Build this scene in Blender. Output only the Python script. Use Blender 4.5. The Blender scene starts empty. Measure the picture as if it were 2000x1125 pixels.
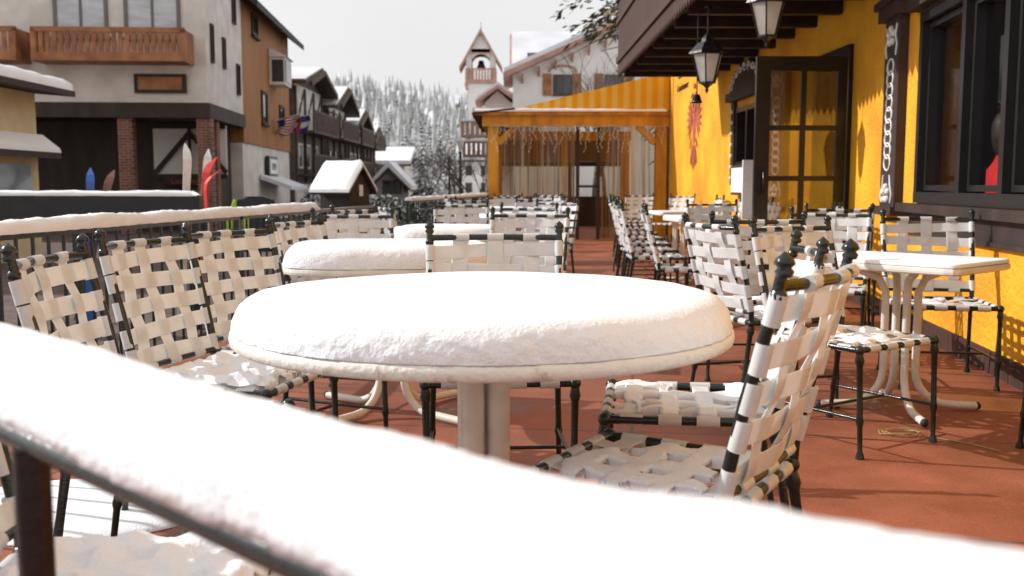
import bpy, math, random
from mathutils import Vector, Matrix, noise
random.seed(7)
V=Vector
scene=bpy.context.scene
COL=scene.collection
rad=math.radians

# ------------------------------------------------------------------ materials
MATS={}
def mat(name,c1,c2=None,scale=5.0,rough=0.6,bump=0.0,bscale=40.0,metal=0.0,spec=0.5,detail=5.0,stretch=(1,1,1),lo=.35,hi=.65,transl=0.0):
    if name in MATS: return MATS[name]
    m=bpy.data.materials.new(name); m.use_nodes=True
    nt=m.node_tree; N=nt.nodes; L=nt.links
    b=N['Principled BSDF']
    b.inputs['Roughness'].default_value=rough
    b.inputs['Metallic'].default_value=metal
    b.inputs['Specular IOR Level'].default_value=spec
    geo=N.new('ShaderNodeNewGeometry')
    mp=N.new('ShaderNodeMapping'); mp.inputs['Scale'].default_value=stretch
    L.new(geo.outputs['Position'],mp.inputs['Vector'])
    if c2 is None: c2=tuple(x*.82 for x in c1)
    n=N.new('ShaderNodeTexNoise'); n.inputs['Scale'].default_value=scale; n.inputs['Detail'].default_value=detail
    L.new(mp.outputs[0],n.inputs['Vector'])
    r=N.new('ShaderNodeValToRGB')
    r.color_ramp.elements[0].position=lo; r.color_ramp.elements[1].position=hi
    r.color_ramp.elements[0].color=(*c2,1); r.color_ramp.elements[1].color=(*c1,1)
    L.new(n.outputs['Fac'],r.inputs['Fac']); L.new(r.outputs['Color'],b.inputs['Base Color'])
    if bump>0:
        n2=N.new('ShaderNodeTexNoise'); n2.inputs['Scale'].default_value=bscale; n2.inputs['Detail'].default_value=6
        L.new(mp.outputs[0],n2.inputs['Vector'])
        bp=N.new('ShaderNodeBump'); bp.inputs['Strength'].default_value=bump; bp.inputs['Distance'].default_value=.02
        L.new(n2.outputs['Fac'],bp.inputs['Height']); L.new(bp.outputs['Normal'],b.inputs['Normal'])
    if transl>0:
        tl=N.new('ShaderNodeBsdfTranslucent'); L.new(r.outputs['Color'],tl.inputs[0])
        ms=N.new('ShaderNodeMixShader'); ms.inputs[0].default_value=transl
        L.new(b.outputs[0],ms.inputs[1]); L.new(tl.outputs[0],ms.inputs[2]); L.new(ms.outputs[0],N['Material Output'].inputs[0])
    MATS[name]=m
    return m

def brickmat(name,c1,c2,mortar,w,h,ms=.01,rot=(0,0,0),offset=.5,bump=.4,rough=.8,wet=False):
    m=bpy.data.materials.new(name); m.use_nodes=True
    nt=m.node_tree; N=nt.nodes; L=nt.links; b=N['Principled BSDF']; b.inputs['Roughness'].default_value=rough
    geo=N.new('ShaderNodeNewGeometry'); mp=N.new('ShaderNodeMapping'); mp.inputs['Rotation'].default_value=rot
    L.new(geo.outputs['Position'],mp.inputs['Vector'])
    br=N.new('ShaderNodeTexBrick'); br.offset=offset
    br.inputs['Color1'].default_value=(*c1,1); br.inputs['Color2'].default_value=(*c2,1); br.inputs['Mortar'].default_value=(*mortar,1)
    br.inputs['Scale'].default_value=1; br.inputs['Mortar Size'].default_value=ms
    br.inputs['Brick Width'].default_value=w; br.inputs['Row Height'].default_value=h
    L.new(mp.outputs[0],br.inputs['Vector'])
    n=N.new('ShaderNodeTexNoise'); n.inputs['Scale'].default_value=1.7; n.inputs['Detail'].default_value=9; n.inputs['Roughness'].default_value=.62
    L.new(geo.outputs['Position'],n.inputs['Vector'])
    mx=N.new('ShaderNodeMix'); mx.data_type='RGBA'; mx.blend_type='MULTIPLY'; mx.inputs[0].default_value=.85
    rr=N.new('ShaderNodeValToRGB'); rr.color_ramp.elements[0].position=.32; rr.color_ramp.elements[1].position=.68
    rr.color_ramp.elements[0].color=(.50,.47,.45,1); rr.color_ramp.elements[1].color=(1.15,1.12,1.1,1)
    L.new(n.outputs['Fac'],rr.inputs['Fac'])
    n3=N.new('ShaderNodeTexNoise'); n3.inputs['Scale'].default_value=110; n3.inputs['Detail'].default_value=3
    L.new(geo.outputs['Position'],n3.inputs['Vector'])
    m3=N.new('ShaderNodeMapRange'); m3.inputs[1].default_value=.3; m3.inputs[2].default_value=.7; m3.inputs[3].default_value=.75; m3.inputs[4].default_value=1.2
    L.new(n3.outputs['Fac'],m3.inputs[0])
    mx2=N.new('ShaderNodeMix'); mx2.data_type='RGBA'; mx2.blend_type='MULTIPLY'; mx2.inputs[0].default_value=.8
    L.new(br.outputs['Color'],mx.inputs[6]); L.new(rr.outputs['Color'],mx.inputs[7]); L.new(mx.outputs[2],mx2.inputs[6]); L.new(m3.outputs[0],mx2.inputs[7]); L.new(mx2.outputs[2],b.inputs['Base Color'])
    if wet:
        r2=N.new('ShaderNodeMapRange'); r2.inputs[1].default_value=.35; r2.inputs[2].default_value=.6; r2.inputs[3].default_value=.38; r2.inputs[4].default_value=.8
        L.new(n.outputs['Fac'],r2.inputs[0]); L.new(r2.outputs[0],b.inputs['Roughness'])
    n2=N.new('ShaderNodeTexNoise'); n2.inputs['Scale'].default_value=60; n2.inputs['Detail'].default_value=6
    L.new(geo.outputs['Position'],n2.inputs['Vector'])
    bp=N.new('ShaderNodeBump'); bp.inputs['Strength'].default_value=bump; bp.inputs['Distance'].default_value=.01
    L.new(n2.outputs['Fac'],bp.inputs['Height']); L.new(bp.outputs['Normal'],b.inputs['Normal'])
    return m

def glassmat(name,tint,fac,rough=.02,fr=.45):
    m=bpy.data.materials.new(name); m.use_nodes=True
    nt=m.node_tree; N=nt.nodes; L=nt.links
    N.remove(N['Principled BSDF']); out=N['Material Output']
    t=N.new('ShaderNodeBsdfTransparent'); t.inputs[0].default_value=(*tint,1)
    g=N.new('ShaderNodeBsdfGlossy'); g.inputs['Roughness'].default_value=rough; g.inputs[0].default_value=(.9,.9,.9,1)
    mx=N.new('ShaderNodeMixShader')
    lw=N.new('ShaderNodeLayerWeight'); lw.inputs[0].default_value=.35
    ma=N.new('ShaderNodeMath'); ma.operation='MULTIPLY_ADD'; ma.inputs[1].default_value=fr; ma.inputs[2].default_value=fac*.5
    L.new(lw.outputs['Fresnel'],ma.inputs[0]); L.new(ma.outputs[0],mx.inputs[0])
    L.new(t.outputs[0],mx.inputs[1]); L.new(g.outputs[0],mx.inputs[2]); L.new(mx.outputs[0],out.inputs[0])
    return m

SNOW=mat('snow',(.855,.875,.905),(.825,.845,.88),3,.75,.28,120)
SNOWD=mat('snow_distant',(.78,.79,.82),(.64,.65,.69),.5,.9)
STRAP=mat('vinyl_strap',(.86,.87,.87),(.80,.81,.80),14,.38,.04,90,transl=.28)
IRON=mat('green_iron',(.008,.018,.014),(.004,.009,.008),30,.22,.12,120,spec=.6)
CREAM=mat('cream_metal',(.78,.75,.68),(.68,.64,.56),12,.35,.08,80)
RIM=mat('table_rim',(.80,.77,.71),(.36,.27,.18),16,.5,.3,60,lo=.27,hi=.39)
BLACK=mat('black_paint',(.012,.010,.010),(.006,.005,.005),9,.3,.1,60)
DKWOOD=mat('dark_wood',(.042,.022,.015),(.018,.010,.007),4,.65,.3,30,stretch=(1,1,.2))
CHTIM=mat('chalet_timber',(.11,.07,.05),(.06,.038,.028),3,.7,.2,30)
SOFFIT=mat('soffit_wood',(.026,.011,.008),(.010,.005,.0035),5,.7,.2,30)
BALWOOD=mat('balcony_wood',(.42,.17,.06),(.24,.085,.03),3,.6,.2,40)
FASCIA=mat('fascia_wood',(.075,.024,.015),(.028,.011,.007),5,.7,.2,40,stretch=(6,6,.4))
BROWNW=mat('brown_siding',(.44,.19,.06),(.25,.10,.03),2.2,.7,.3,20,stretch=(6,6,.25))
STUC=mat('white_stucco',(.76,.72,.68),(.62,.58,.54),2.0,.9,.8,28)
STUC2=mat('pale_stucco',(.80,.77,.74),(.72,.69,.65),1.0,.9,.3,10)
STUCY=mat('beige_stucco',(.66,.60,.40),(.57,.51,.33),3,.9,.4,20)
YEL=mat('yellow_stucco',(.88,.44,.014),(.66,.26,.008),1.3,.8,1.0,26,detail=9)
YELW=mat('yellow_paint_wood',(.76,.38,.03),(.46,.20,.015),5,.55,.2,40,stretch=(1,1,.3))
AWY=mat('awning_yellow',(.90,.49,.025),(.84,.43,.02),3,.8,transl=.5)
AWC=mat('awning_pale_yellow',(.90,.68,.20),(.86,.62,.16),3,.8,transl=.5)
BRICKM=brickmat('red_brick',(.28,.10,.06),(.18,.065,.04),(.3,.25,.22),.22,.075,.008,rot=(rad(90),0,0))
PATIO=brickmat('patio_concrete',(.32,.10,.048),(.29,.090,.043),(.11,.042,.027),2.2,2.2,.006,rot=(0,0,rad(7)),offset=0,bump=.25,rough=.6,wet=True)
PAVER=brickmat('street_pavers',(.15,.10,.085),(.10,.07,.06),(.06,.042,.036),.22,.11,.008,rot=(0,0,rad(20)))
GROUNDM=mat('snowy_ground',(.74,.75,.77),(.3,.27,.24),.35,.9,.3,5,lo=.3,hi=.5)
HILLM=mat('snowy_hill',(.80,.81,.83),(.60,.60,.60),.12,.95,.3,2,lo=.35,hi=.6)
GLASSD=mat('dark_glass',(.04,.045,.05),(.02,.024,.028),1,.06,spec=.8)
CURTW=mat('window_blind',(.6,.62,.65),(.45,.47,.5),2,.4,stretch=(1,1,4))
GLASS=glassmat('window_glass',(.9,.9,.9),.06,fr=.20)
BARK=mat('bark',(.16,.13,.11),(.09,.07,.06),12,.9,.4,30)
NEED=mat('pine_needles',(.06,.085,.045),(.025,.038,.02),3,.8)
NEEDD=mat('hazed_frosted_needles',(.50,.505,.50),(.34,.345,.34),1.5,.9)  # frosted needles, paled further: distance haze painted into the colour
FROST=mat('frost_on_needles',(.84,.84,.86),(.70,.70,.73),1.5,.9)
REDP=mat('red_paint',(.46,.12,.06),(.36,.07,.04),6,.7)
WHITEP=mat('white_paint',(.78,.76,.72),(.68,.65,.60),10,.6)
REDROOF=mat('red_brown_roof',(.50,.30,.23),(.38,.21,.16),2,.8)
GRNW=mat('green_brown_wood',(.15,.125,.10),(.08,.065,.055),3,.7)
ROOFD=mat('dark_roof',(.06,.055,.055),(.03,.027,.027),3,.8)
RUBBER=mat('dark_rubber',(.02,.02,.02),None,9,.7)
LITE=mat('lantern_glass',(.85,.84,.80),(.72,.70,.64),8,.15,transl=.6)
PAPER=mat('paper',(.88,.87,.85),(.80,.79,.76),30,.7)
REDC=mat('red_cloth',(.85,.015,.02),(.65,.01,.015),8,.75,.3,30)
HAIR=mat('hair',(.03,.018,.012),None,40,.6)
NEON=mat('neon_cloth',(.5,.75,.03),(.35,.6,.02),8,.7)
DKCL=mat('dark_cloth',(.02,.022,.03),None,8,.8,.3,30)
SKW=mat('ski_white',(.75,.76,.74),None,8,.3)
SKR=mat('ski_red',(.6,.03,.02),None,8,.3)
SKB=mat('ski_blue',(.03,.12,.5),None,8,.3)
SKG=mat('ski_green',(.25,.45,.25),None,8,.3)
FLR=mat('flag_red',(.4,.03,.03),None,8,.8); FLW=mat('flag_white',(.7,.7,.7),None,8,.8); FLB=mat('flag_blue',(.03,.04,.2),None,8,.8)
WIRE=mat('light_string_wire',(.8,.78,.7),None,8,.5)

def curtainmat():
    m=bpy.data.materials.new('clear_vinyl_curtain'); m.use_nodes=True
    nt=m.node_tree; N=nt.nodes; L=nt.links
    N.remove(N['Principled BSDF']); out=N['Material Output']
    geo=N.new('ShaderNodeNewGeometry'); mp=N.new('ShaderNodeMapping'); mp.inputs['Scale'].default_value=(24,24,.25)
    L.new(geo.outputs['Position'],mp.inputs[0])
    n=N.new('ShaderNodeTexNoise'); n.inputs['Scale'].default_value=1; n.inputs['Detail'].default_value=4; L.new(mp.outputs[0],n.inputs['Vector'])
    r=N.new('ShaderNodeValToRGB'); r.color_ramp.elements[0].position=.42; r.color_ramp.elements[1].position=.64
    r.color_ramp.elements[0].color=(.30,.30,.30,1); r.color_ramp.elements[1].color=(.88,.88,.88,1)
    L.new(n.outputs['Fac'],r.inputs[0])
    n2=N.new('ShaderNodeTexNoise'); n2.inputs['Scale'].default_value=1.9; n2.inputs['Detail'].default_value=3; L.new(mp.outputs[0],n2.inputs['Vector'])
    r2=N.new('ShaderNodeValToRGB'); r2.color_ramp.elements[0].position=.42; r2.color_ramp.elements[1].position=.70
    r2.color_ramp.elements[0].color=(.13,.07,.028,1); r2.color_ramp.elements[1].color=(.62,.42,.2,1); L.new(n2.outputs['Fac'],r2.inputs[0])
    t=N.new('ShaderNodeBsdfTransparent'); t.inputs[0].default_value=(.80,.72,.60,1)
    d=N.new('ShaderNodeBsdfPrincipled'); d.inputs['Roughness'].default_value=.15; L.new(r2.outputs[0],d.inputs['Base Color'])
    mx=N.new('ShaderNodeMixShader'); L.new(r.outputs[0],mx.inputs[0]); L.new(t.outputs[0],mx.inputs[1]); L.new(d.outputs[0],mx.inputs[2])
    L.new(mx.outputs[0],out.inputs[0]); return m
CURT=curtainmat()

# ------------------------------------------------------------------ mesh builder
class Pl:
    """local frame: a along u, b along n (outward), c up"""
    def __init__(s,o,u,n=None):
        s.o=V(o); s.u=V(u).normalized(); s.n=V(n).normalized() if n else V((s.u.y,-s.u.x,0))
    def p(s,a,b,c): return s.o+s.u*a+s.n*b+V((0,0,c))
class MB:
    def __init__(s): s.v=[];s.f=[];s.m=[];s.s=[]
    def add(s,vs,fs,mi=0,sm=False):
        k=len(s.v); s.v+= [V(x) for x in vs]
        for f in fs: s.f.append([i+k for i in f]); s.m.append(mi); s.s.append(sm)
    def hexa(s,p,mi=0):
        s.add(p,[(0,3,2,1),(4,5,6,7),(0,1,5,4),(1,2,6,5),(2,3,7,6),(3,0,4,7)],mi)
    def box(s,x0,x1,y0,y1,z0,z1,mi=0):
        s.hexa([(x0,y0,z0),(x1,y0,z0),(x1,y1,z0),(x0,y1,z0),(x0,y0,z1),(x1,y0,z1),(x1,y1,z1),(x0,y1,z1)],mi)
    def pb(s,P,a0,a1,b0,b1,c0,c1,mi=0):
        q=[P.p(a,b,c) for c in(c0,c1) for a,b in((a0,b0),(a1,b0),(a1,b1),(a0,b1))]
        s.hexa(q,mi)
    def beam(s,p0,p1,w,h,mi=0,up=(0,0,1)):
        p0=V(p0);p1=V(p1);d=(p1-p0).normalized();r=d.cross(V(up))
        if r.length<1e-4: r=V((1,0,0))
        r.normalize();u=r.cross(d)
        q=[]
        for p in(p0,p1):
            for a,b in((-1,-1),(1,-1),(1,1),(-1,1)): q.append(p+r*a*w/2+u*b*h/2)
        s.hexa(q,mi)
    def tube(s,pts,r,seg=8,mi=0,caps=True,sm=True):
        pts=[V(p) for p in pts]; n=len(pts)
        if not isinstance(r,(list,tuple)): r=[r]*n
        t=(pts[1]-pts[0]).normalized()
        a=t.orthogonal().normalized()
        vs=[]
        for i,p in enumerate(pts):
            if i==0: t=pts[1]-pts[0]
            elif i==n-1: t=pts[-1]-pts[-2]
            else: t=pts[i+1]-pts[i-1]
            t.normalize(); a=(a-t*a.dot(t)).normalized(); b=t.cross(a)
            for j in range(seg):
                w=2*math.pi*j/seg; vs.append(p+(a*math.cos(w)+b*math.sin(w))*r[i])
        fs=[]
        for i in range(n-1):
            for j in range(seg):
                k=(j+1)%seg; fs.append((i*seg+j,i*seg+k,(i+1)*seg+k,(i+1)*seg+j))
        s.add(vs,fs,mi,sm)
        if caps: s.add(vs[:seg],[tuple(range(seg))[::-1]],mi); s.add(vs[-seg:],[tuple(range(seg))],mi)
    def lathe(s,prof,c=(0,0,0),seg=24,mi=0,sm=True):
        c=V(c); vs=[]
        for r,z in prof:
            for j in range(seg):
                w=2*math.pi*j/seg; vs.append(c+V((r*math.cos(w),r*math.sin(w),z)))
        fs=[]
        for i in range(len(prof)-1):
            for j in range(seg):
                k=(j+1)%seg; fs.append((i*seg+j,i*seg+k,(i+1)*seg+k,(i+1)*seg+j))
        s.add(vs,fs,mi,sm)
    def ball(s,c,r,mi=0,seg=10,sz=1.0):
        s.lathe([(max(1e-4,r*math.sin(math.pi*i/8)),-r*sz*math.cos(math.pi*i/8)) for i in range(9)],c,seg,mi)
    def prism(s,pts,ext,mi=0):
        pts=[V(p) for p in pts]; e=V(ext); n=len(pts)
        fs=[tuple(range(n))[::-1],tuple(range(n,2*n))]+[(i,(i+1)%n,n+(i+1)%n,n+i) for i in range(n)]
        s.add(pts+[p+e for p in pts],fs,mi)
    def strap(s,pts,wdirs,w,th,nrms,mi=0):
        vs=[]
        for p,d,nn in zip(pts,wdirs,nrms):
            p=V(p); d=V(d)*w/2; nn=V(nn)*th/2
            vs+=[p-d-nn*.3,p-d*.9+nn,p+d*.9+nn,p+d-nn*.3,p+d*.9-nn,p-d*.9-nn]
        fs=[]
        for i in range(len(pts)-1):
            for j in range(6):
                k=(j+1)%6; fs.append((i*6+j,i*6+k,(i+1)*6+k,(i+1)*6+j))
        s.add(vs,fs,mi,False)
    def obj(s,name,mats,parent=None,local=False,label=None,category=None,group=None,kind=None):
        me=bpy.data.meshes.new(name)
        if not isinstance(mats,(list,tuple)): mats=[mats]
        xs=[p.x for p in s.v];ys=[p.y for p in s.v];zs=[p.z for p in s.v]
        c=V(((min(xs)+max(xs))/2,(min(ys)+max(ys))/2,min(zs)))
        me.from_pydata([p-c for p in s.v],[],s.f); 
        for m in mats: me.materials.append(m)
        me.polygons.foreach_set('material_index',s.m); me.polygons.foreach_set('use_smooth',s.s)
        me.update()
        o=bpy.data.objects.new(name,me); COL.objects.link(o); o.location=c
        if parent is not None:
            o.parent=parent
            if not local: o.location=c-parent.location if parent.rotation_euler.z==0 else c
        if label: o['label']=label
        if category: o['category']=category
        if group: o['group']=group
        if kind: o['kind']=kind
        return o
def thing(name,loc,label,category,group=None,kind=None):
    e=bpy.data.objects.new(name,None); COL.objects.link(e); e.location=loc; e.empty_display_size=.2
    e['label']=label; e['category']=category
    if group: e['group']=group
    if kind: e['kind']=kind
    return e
def nz(p,sc,seed=0): return noise.noise(V(p)*sc+V((seed*7.3,seed*3.1,seed*1.7)))
def copytree(src,loc,rotz,scale=1.0,label=None):
    o=src.copy(); COL.objects.link(o); o.location=loc; o.rotation_euler=(0,0,rotz); o.scale=(scale,)*3
    if label: o['label']=label
    for ch in src.children:
        c=ch.copy(); COL.objects.link(c); c.parent=o
        for g in ch.children:
            gg=g.copy(); COL.objects.link(gg); gg.parent=c
    return o
def text(body,name,size,P,a,b,c,m,parent,ext=.004):
    cu=bpy.data.curves.new(name,'FONT'); cu.body=body; cu.size=size; cu.extrude=ext; cu.align_x='CENTER'
    t=bpy.data.objects.new(name,cu); COL.objects.link(t)
    me=bpy.data.meshes.new_from_object(t); bpy.data.objects.remove(t)
    me.materials.clear(); me.materials.append(m)
    o=bpy.data.objects.new(name,me); COL.objects.link(o)
    u=P.u; z=V((0,0,1)); n=P.n
    M=Matrix((( u.x,z.x,n.x),(u.y,z.y,n.y),(u.z,z.z,n.z))).to_4x4()
    M.translation=P.p(a,b,c)-(parent.location if parent else V((0,0,0)))
    o.parent=parent; o.matrix_local=M
    return o
def window(parent,P,a0,a1,c0,c1,nx=2,nz_=1,fm=None,gm=None,fw=.07,d=.06,sill=True,name='window',b=0.0):
    g=MB(); g.pb(P,a0+fw*.6,a1-fw*.6,b+.004,b+.02,c0+fw*.6,c1-fw*.6)
    w=g.obj(name,gm or GLASSD,parent)
    f=MB()
    f.pb(P,a0,a0+fw,b,b+d,c0,c1); f.pb(P,a1-fw,a1,b,b+d,c0,c1)
    f.pb(P,a0+fw,a1-fw,b,b+d,c0,c0+fw); f.pb(P,a0+fw,a1-fw,b,b+d,c1-fw,c1)
    for i in range(1,nx):
        x=a0+(a1-a0)*i/nx; f.pb(P,x-fw*.35,x+fw*.35,b+.003,b+d*.8,c0+fw,c1-fw)
    for i in range(1,nz_):
        z=c0+(c1-c0)*i/nz_; f.pb(P,a0+fw,a1-fw,b+.006,b+d*.7,z-fw*.3,z+fw*.3)
    fo=f.obj('frame',fm or DKWOOD); fo.parent=w; fo.location=fo.location-w.location-parent.location
    if sill:
        s=MB(); s.pb(P,a0-.05,a1+.05,b,b+d+.06,c0-.07,c0-.003); so=s.obj('sill',fm or DKWOOD); so.parent=w; so.location=so.location-w.location-parent.location
    return w
def wall_open(mb,P,a0,a1,c0,c1,ops,th,mi=0):
    xs=sorted({a0,a1}|{v for o in ops for v in o[:2]}); zs=sorted({c0,c1}|{v for o in ops for v in o[2:]})
    def isop(x,z): return any(o[0]<x<o[1] and o[2]<z<o[3] for o in ops)
    def q(pts): mb.add(pts,[(0,1,2,3)],mi)
    for i in range(len(xs)-1):
        for j in range(len(zs)-1):
            x=(xs[i]+xs[i+1])/2; z=(zs[j]+zs[j+1])/2
            if isop(x,z): continue
            for b in(0,-th): q([P.p(xs[i],b,zs[j]),P.p(xs[i+1],b,zs[j]),P.p(xs[i+1],b,zs[j+1]),P.p(xs[i],b,zs[j+1])])
    for o in ops+[(a0,a1,c0,c1)]:
        A,B,C,D=o
        for (x0,z0,x1,z1) in((A,C,B,C),(A,D,B,D),(A,C,A,D),(B,C,B,D)):
            q([P.p(x0,0,z0),P.p(x1,0,z1),P.p(x1,-th,z1),P.p(x0,-th,z0)])

# ------------------------------------------------------------------ camera, sky, sun
cam=bpy.data.cameras.new('camera'); co=bpy.data.objects.new('camera',cam); COL.objects.link(co)
co.location=(0,0,1.1); co.rotation_euler=(rad(90-5.9),0,0)
cam.lens=35; cam.sensor_width=36; cam.clip_start=.03; cam.clip_end=3000
cam.dof.use_dof=True; cam.dof.focus_distance=3.2; cam.dof.aperture_fstop=5.0
scene.camera=co
scene.view_settings.view_transform='Standard'; scene.view_settings.look='None'; scene.view_settings.exposure=0
sd=V((-.965,.26,0)).normalized(); EL=rad(31)
w=bpy.data.worlds.new('World'); scene.world=w; w.use_nodes=True
N=w.node_tree.nodes; L=w.node_tree.links
sky=N.new('ShaderNodeTexSky'); sky.sky_type='NISHITA'; sky.sun_disc=False; sky.sun_elevation=EL; sky.sun_rotation=math.atan2(sd.x,sd.y)
sky.dust_density=4; sky.air_density=1.2
hs=N.new('ShaderNodeHueSaturation'); hs.inputs['Saturation'].default_value=.14
mxw=N.new('ShaderNodeMix'); mxw.data_type='RGBA'; mxw.inputs[0].default_value=.8
tc=N.new('ShaderNodeTexCoord'); nw=N.new('ShaderNodeTexNoise'); nw.inputs['Scale'].default_value=2.2; nw.inputs['Detail'].default_value=5
mpw=N.new('ShaderNodeMapping'); mpw.inputs['Scale'].default_value=(1,1,3); L.new(tc.outputs['Generated'],mpw.inputs[0]); L.new(mpw.outputs[0],nw.inputs['Vector'])
rw=N.new('ShaderNodeValToRGB'); rw.color_ramp.elements[0].position=.3; rw.color_ramp.elements[1].position=.7
rw.color_ramp.elements[0].color=(8.4,8.38,8.42,1); rw.color_ramp.elements[1].color=(9.6,9.55,9.55,1)
L.new(nw.outputs['Fac'],rw.inputs[0]); L.new(rw.outputs[0],mxw.inputs[7])
L.new(sky.outputs[0],hs.inputs['Color']); L.new(hs.outputs[0],mxw.inputs[6]); L.new(mxw.outputs[2],N['Background'].inputs[0])
N['Background'].inputs[1].default_value=.108
sl=bpy.data.lights.new('sun','SUN'); so=bpy.data.objects.new('sun',sl); COL.objects.link(so)
sl.energy=4.3; sl.angle=rad(.5); sl.color=(1,.975,.945)
so.rotation_euler=(-(sd*math.cos(EL)+V((0,0,math.sin(EL))))).to_track_quat('-Z','Y').to_euler(); so.location=(-8,4,9)

# ------------------------------------------------------------------ ground
def sheet(name,pts,z,m,label,cat='ground'):
    b=MB(); b.add([(x,y,z) for x,y in pts],[tuple(range(len(pts)))]); return b.obj(name,m,label=label,category=cat,kind='structure')
sheet('ground',[(-1500,-1500),(1500,-1500),(1500,1500),(-1500,1500)],-.16,GROUNDM,'snow covered ground with bare patches')
sheet('street',[(-22,-8),(6,-8),(6,75),(-8,75),(-22,40)],-.155,PAVER,'brown brick paved pedestrian street','street')
b=MB(); b.prism([(-3.3,-4,-.15),(4.6,-4,-.15),(4.6,28,-.15),(.35,28,-.15)],(0,0,.15)); b.obj('patio_floor',PATIO,label='terracotta coloured concrete patio floor',category='patio',kind='structure')

# hill
def hz(x,y):
    t=min(1,max(0,(y-85)/215)); t=t*t*(3-2*t)
    k=x/max(y,1); f=1-.28*min(1,max(0,(k+.16)/.14))
    if k>.0: f*=max(.25,1-(k)*3)
    return -.2+24*t*f+ 1.2*nz((x,y,0),.03)*t
b=MB(); nx,ny=60,50
for j in range(ny+1):
    for i in range(nx+1):
        y=84+j*6.5; x=-150+i*4.5; b.v.append(V((x,y,hz(x,y))))
for j in range(ny):
    for i in range(nx):
        a=j*(nx+1)+i; b.f.append([a,a+1,a+nx+2,a+nx+1]); b.m.append(0); b.s.append(True)
b.obj('hill',HILLM,label='snowy forested hillside',category='hill',kind='structure')

# ------------------------------------------------------------------ trees
def pine_mesh(name,h,tiers,nb,seed,frost,detail=False,mats=None):
    rnd=random.Random(seed); b=MB()
    b.tube([(0,0,0),(0,0,h*.5),(0,0,h*.98)],[h*.018,h*.011,h*.003],6,0)
    for i in range(tiers):
        f=i/tiers; z=h*(.10+.88*f); R=h*.20*(1-f)**.8+h*.012
        if detail: R*=1.28
        for j in range(nb):
            a=2*math.pi*(j+rnd.random()*.9)/nb+i; r=R*(.65+.5*rnd.random()); zz=z+rnd.uniform(-.03,.03)*h*(1-f)
            d=V((math.cos(a),math.sin(a),0)); s=V((-d.y,d.x,0))
            tip=V((0,0,zz-.32*r))+d*r
            if not detail:
                mid=V((0,0,zz-.05*r))+d*r*.55; wd=r*.24
                b.add([V((0,0,zz)),mid+s*wd-V((0,0,.16*r)),tip,mid-s*wd-V((0,0,.16*r)),mid+V((0,0,.05*r))],[(0,1,4),(1,2,4),(2,3,4),(3,0,4)],1)
                if rnd.random()<frost:
                    b.add([V((0,0,zz+.02*r))+d*r*.3,mid+s*wd*.6,tip+V((0,0,.05*r)),mid-s*wd*.6,mid+V((0,0,.11*r))],[(0,1,4),(1,2,4),(2,3,4),(3,0,4)],2)
            else:
                root=V((0,0,zz)); b.tube([root,root+(tip-root)*.5+V((0,0,.06*r)),tip],[.02,.012,.004],4,0)
                for k in range(56):
                    t=rnd.uniform(.15,1.0); p=root+(tip-root)*t+V((0,0,.06*r*math.sin(math.pi*t)))+V((rnd.uniform(-.12,.12),rnd.uniform(-.12,.12),rnd.uniform(-.2,.06)))
                    dd=(d*rnd.uniform(.3,1)+s*rnd.uniform(-1.2,1.2)+V((0,0,rnd.uniform(-.9,.1)))).normalized()*rnd.uniform(.12,.3)
                    ss=dd.cross(V((rnd.random(),rnd.random(),1))).normalized()*rnd.uniform(.02,.04)
                    b.add([p,p+dd*.5+ss,p+dd,p+dd*.5-ss],[(0,1,2,3)],1 if rnd.random()>frost else 2)
    return b
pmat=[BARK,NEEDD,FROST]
pines=[]
for k in range(4):
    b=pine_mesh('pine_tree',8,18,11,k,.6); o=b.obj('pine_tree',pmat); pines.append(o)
rnd=random.Random(3)
lab='frosted pine tree on the snowy hillside'
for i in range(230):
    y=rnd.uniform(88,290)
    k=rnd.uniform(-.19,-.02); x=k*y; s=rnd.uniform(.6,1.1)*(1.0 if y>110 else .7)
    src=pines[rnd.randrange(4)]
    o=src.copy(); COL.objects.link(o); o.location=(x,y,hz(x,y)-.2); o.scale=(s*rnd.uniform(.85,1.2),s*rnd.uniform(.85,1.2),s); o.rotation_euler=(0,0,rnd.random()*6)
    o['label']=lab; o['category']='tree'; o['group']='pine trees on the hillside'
for k,(x,y,s) in enumerate([(-5.6,62,.66),(-7.2,84,.75),(-4.7,78,.7),(-9.6,88,.8)]):
    o=pines[k]; o.location=(x,y,-.2); o.scale=(s*.9,s*.9,s); o['label']='snow dusted pine tree at the end of the street'; o['category']='tree'; o['group']='pine trees at the street end'
b=MB(); rnd=random.Random(11)
for i in range(1500):
    y=rnd.uniform(120,330); x=rnd.uniform(-.42,.12)*y; h=rnd.uniform(3.5,8.5); z0=hz(x,min(y,400)); 
    R=h*.2
    for t in range(4):
        zz=z0+h*(.15+.22*t); r=R*(1-.22*t); n=6; a0=rnd.random()*6
        vs=[V((x,y,zz+h*.34))]+[V((x+math.cos(a0+q*math.pi*2/n)*r*rnd.uniform(.6,1.2),y+math.sin(a0+q*math.pi*2/n)*r*rnd.uniform(.6,1.2),zz-rnd.random()*.1*h)) for q in range(n)]
        mi=1 if rnd.random()<.35 else 0
        b.add(vs,[(0,1+q,1+(q+1)%n) for q in range(n)],mi)
b.obj('forest',[NEEDD,FROST],label='dense frosted conifer forest covering the hillside',category='forest',kind='stuff')

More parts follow.
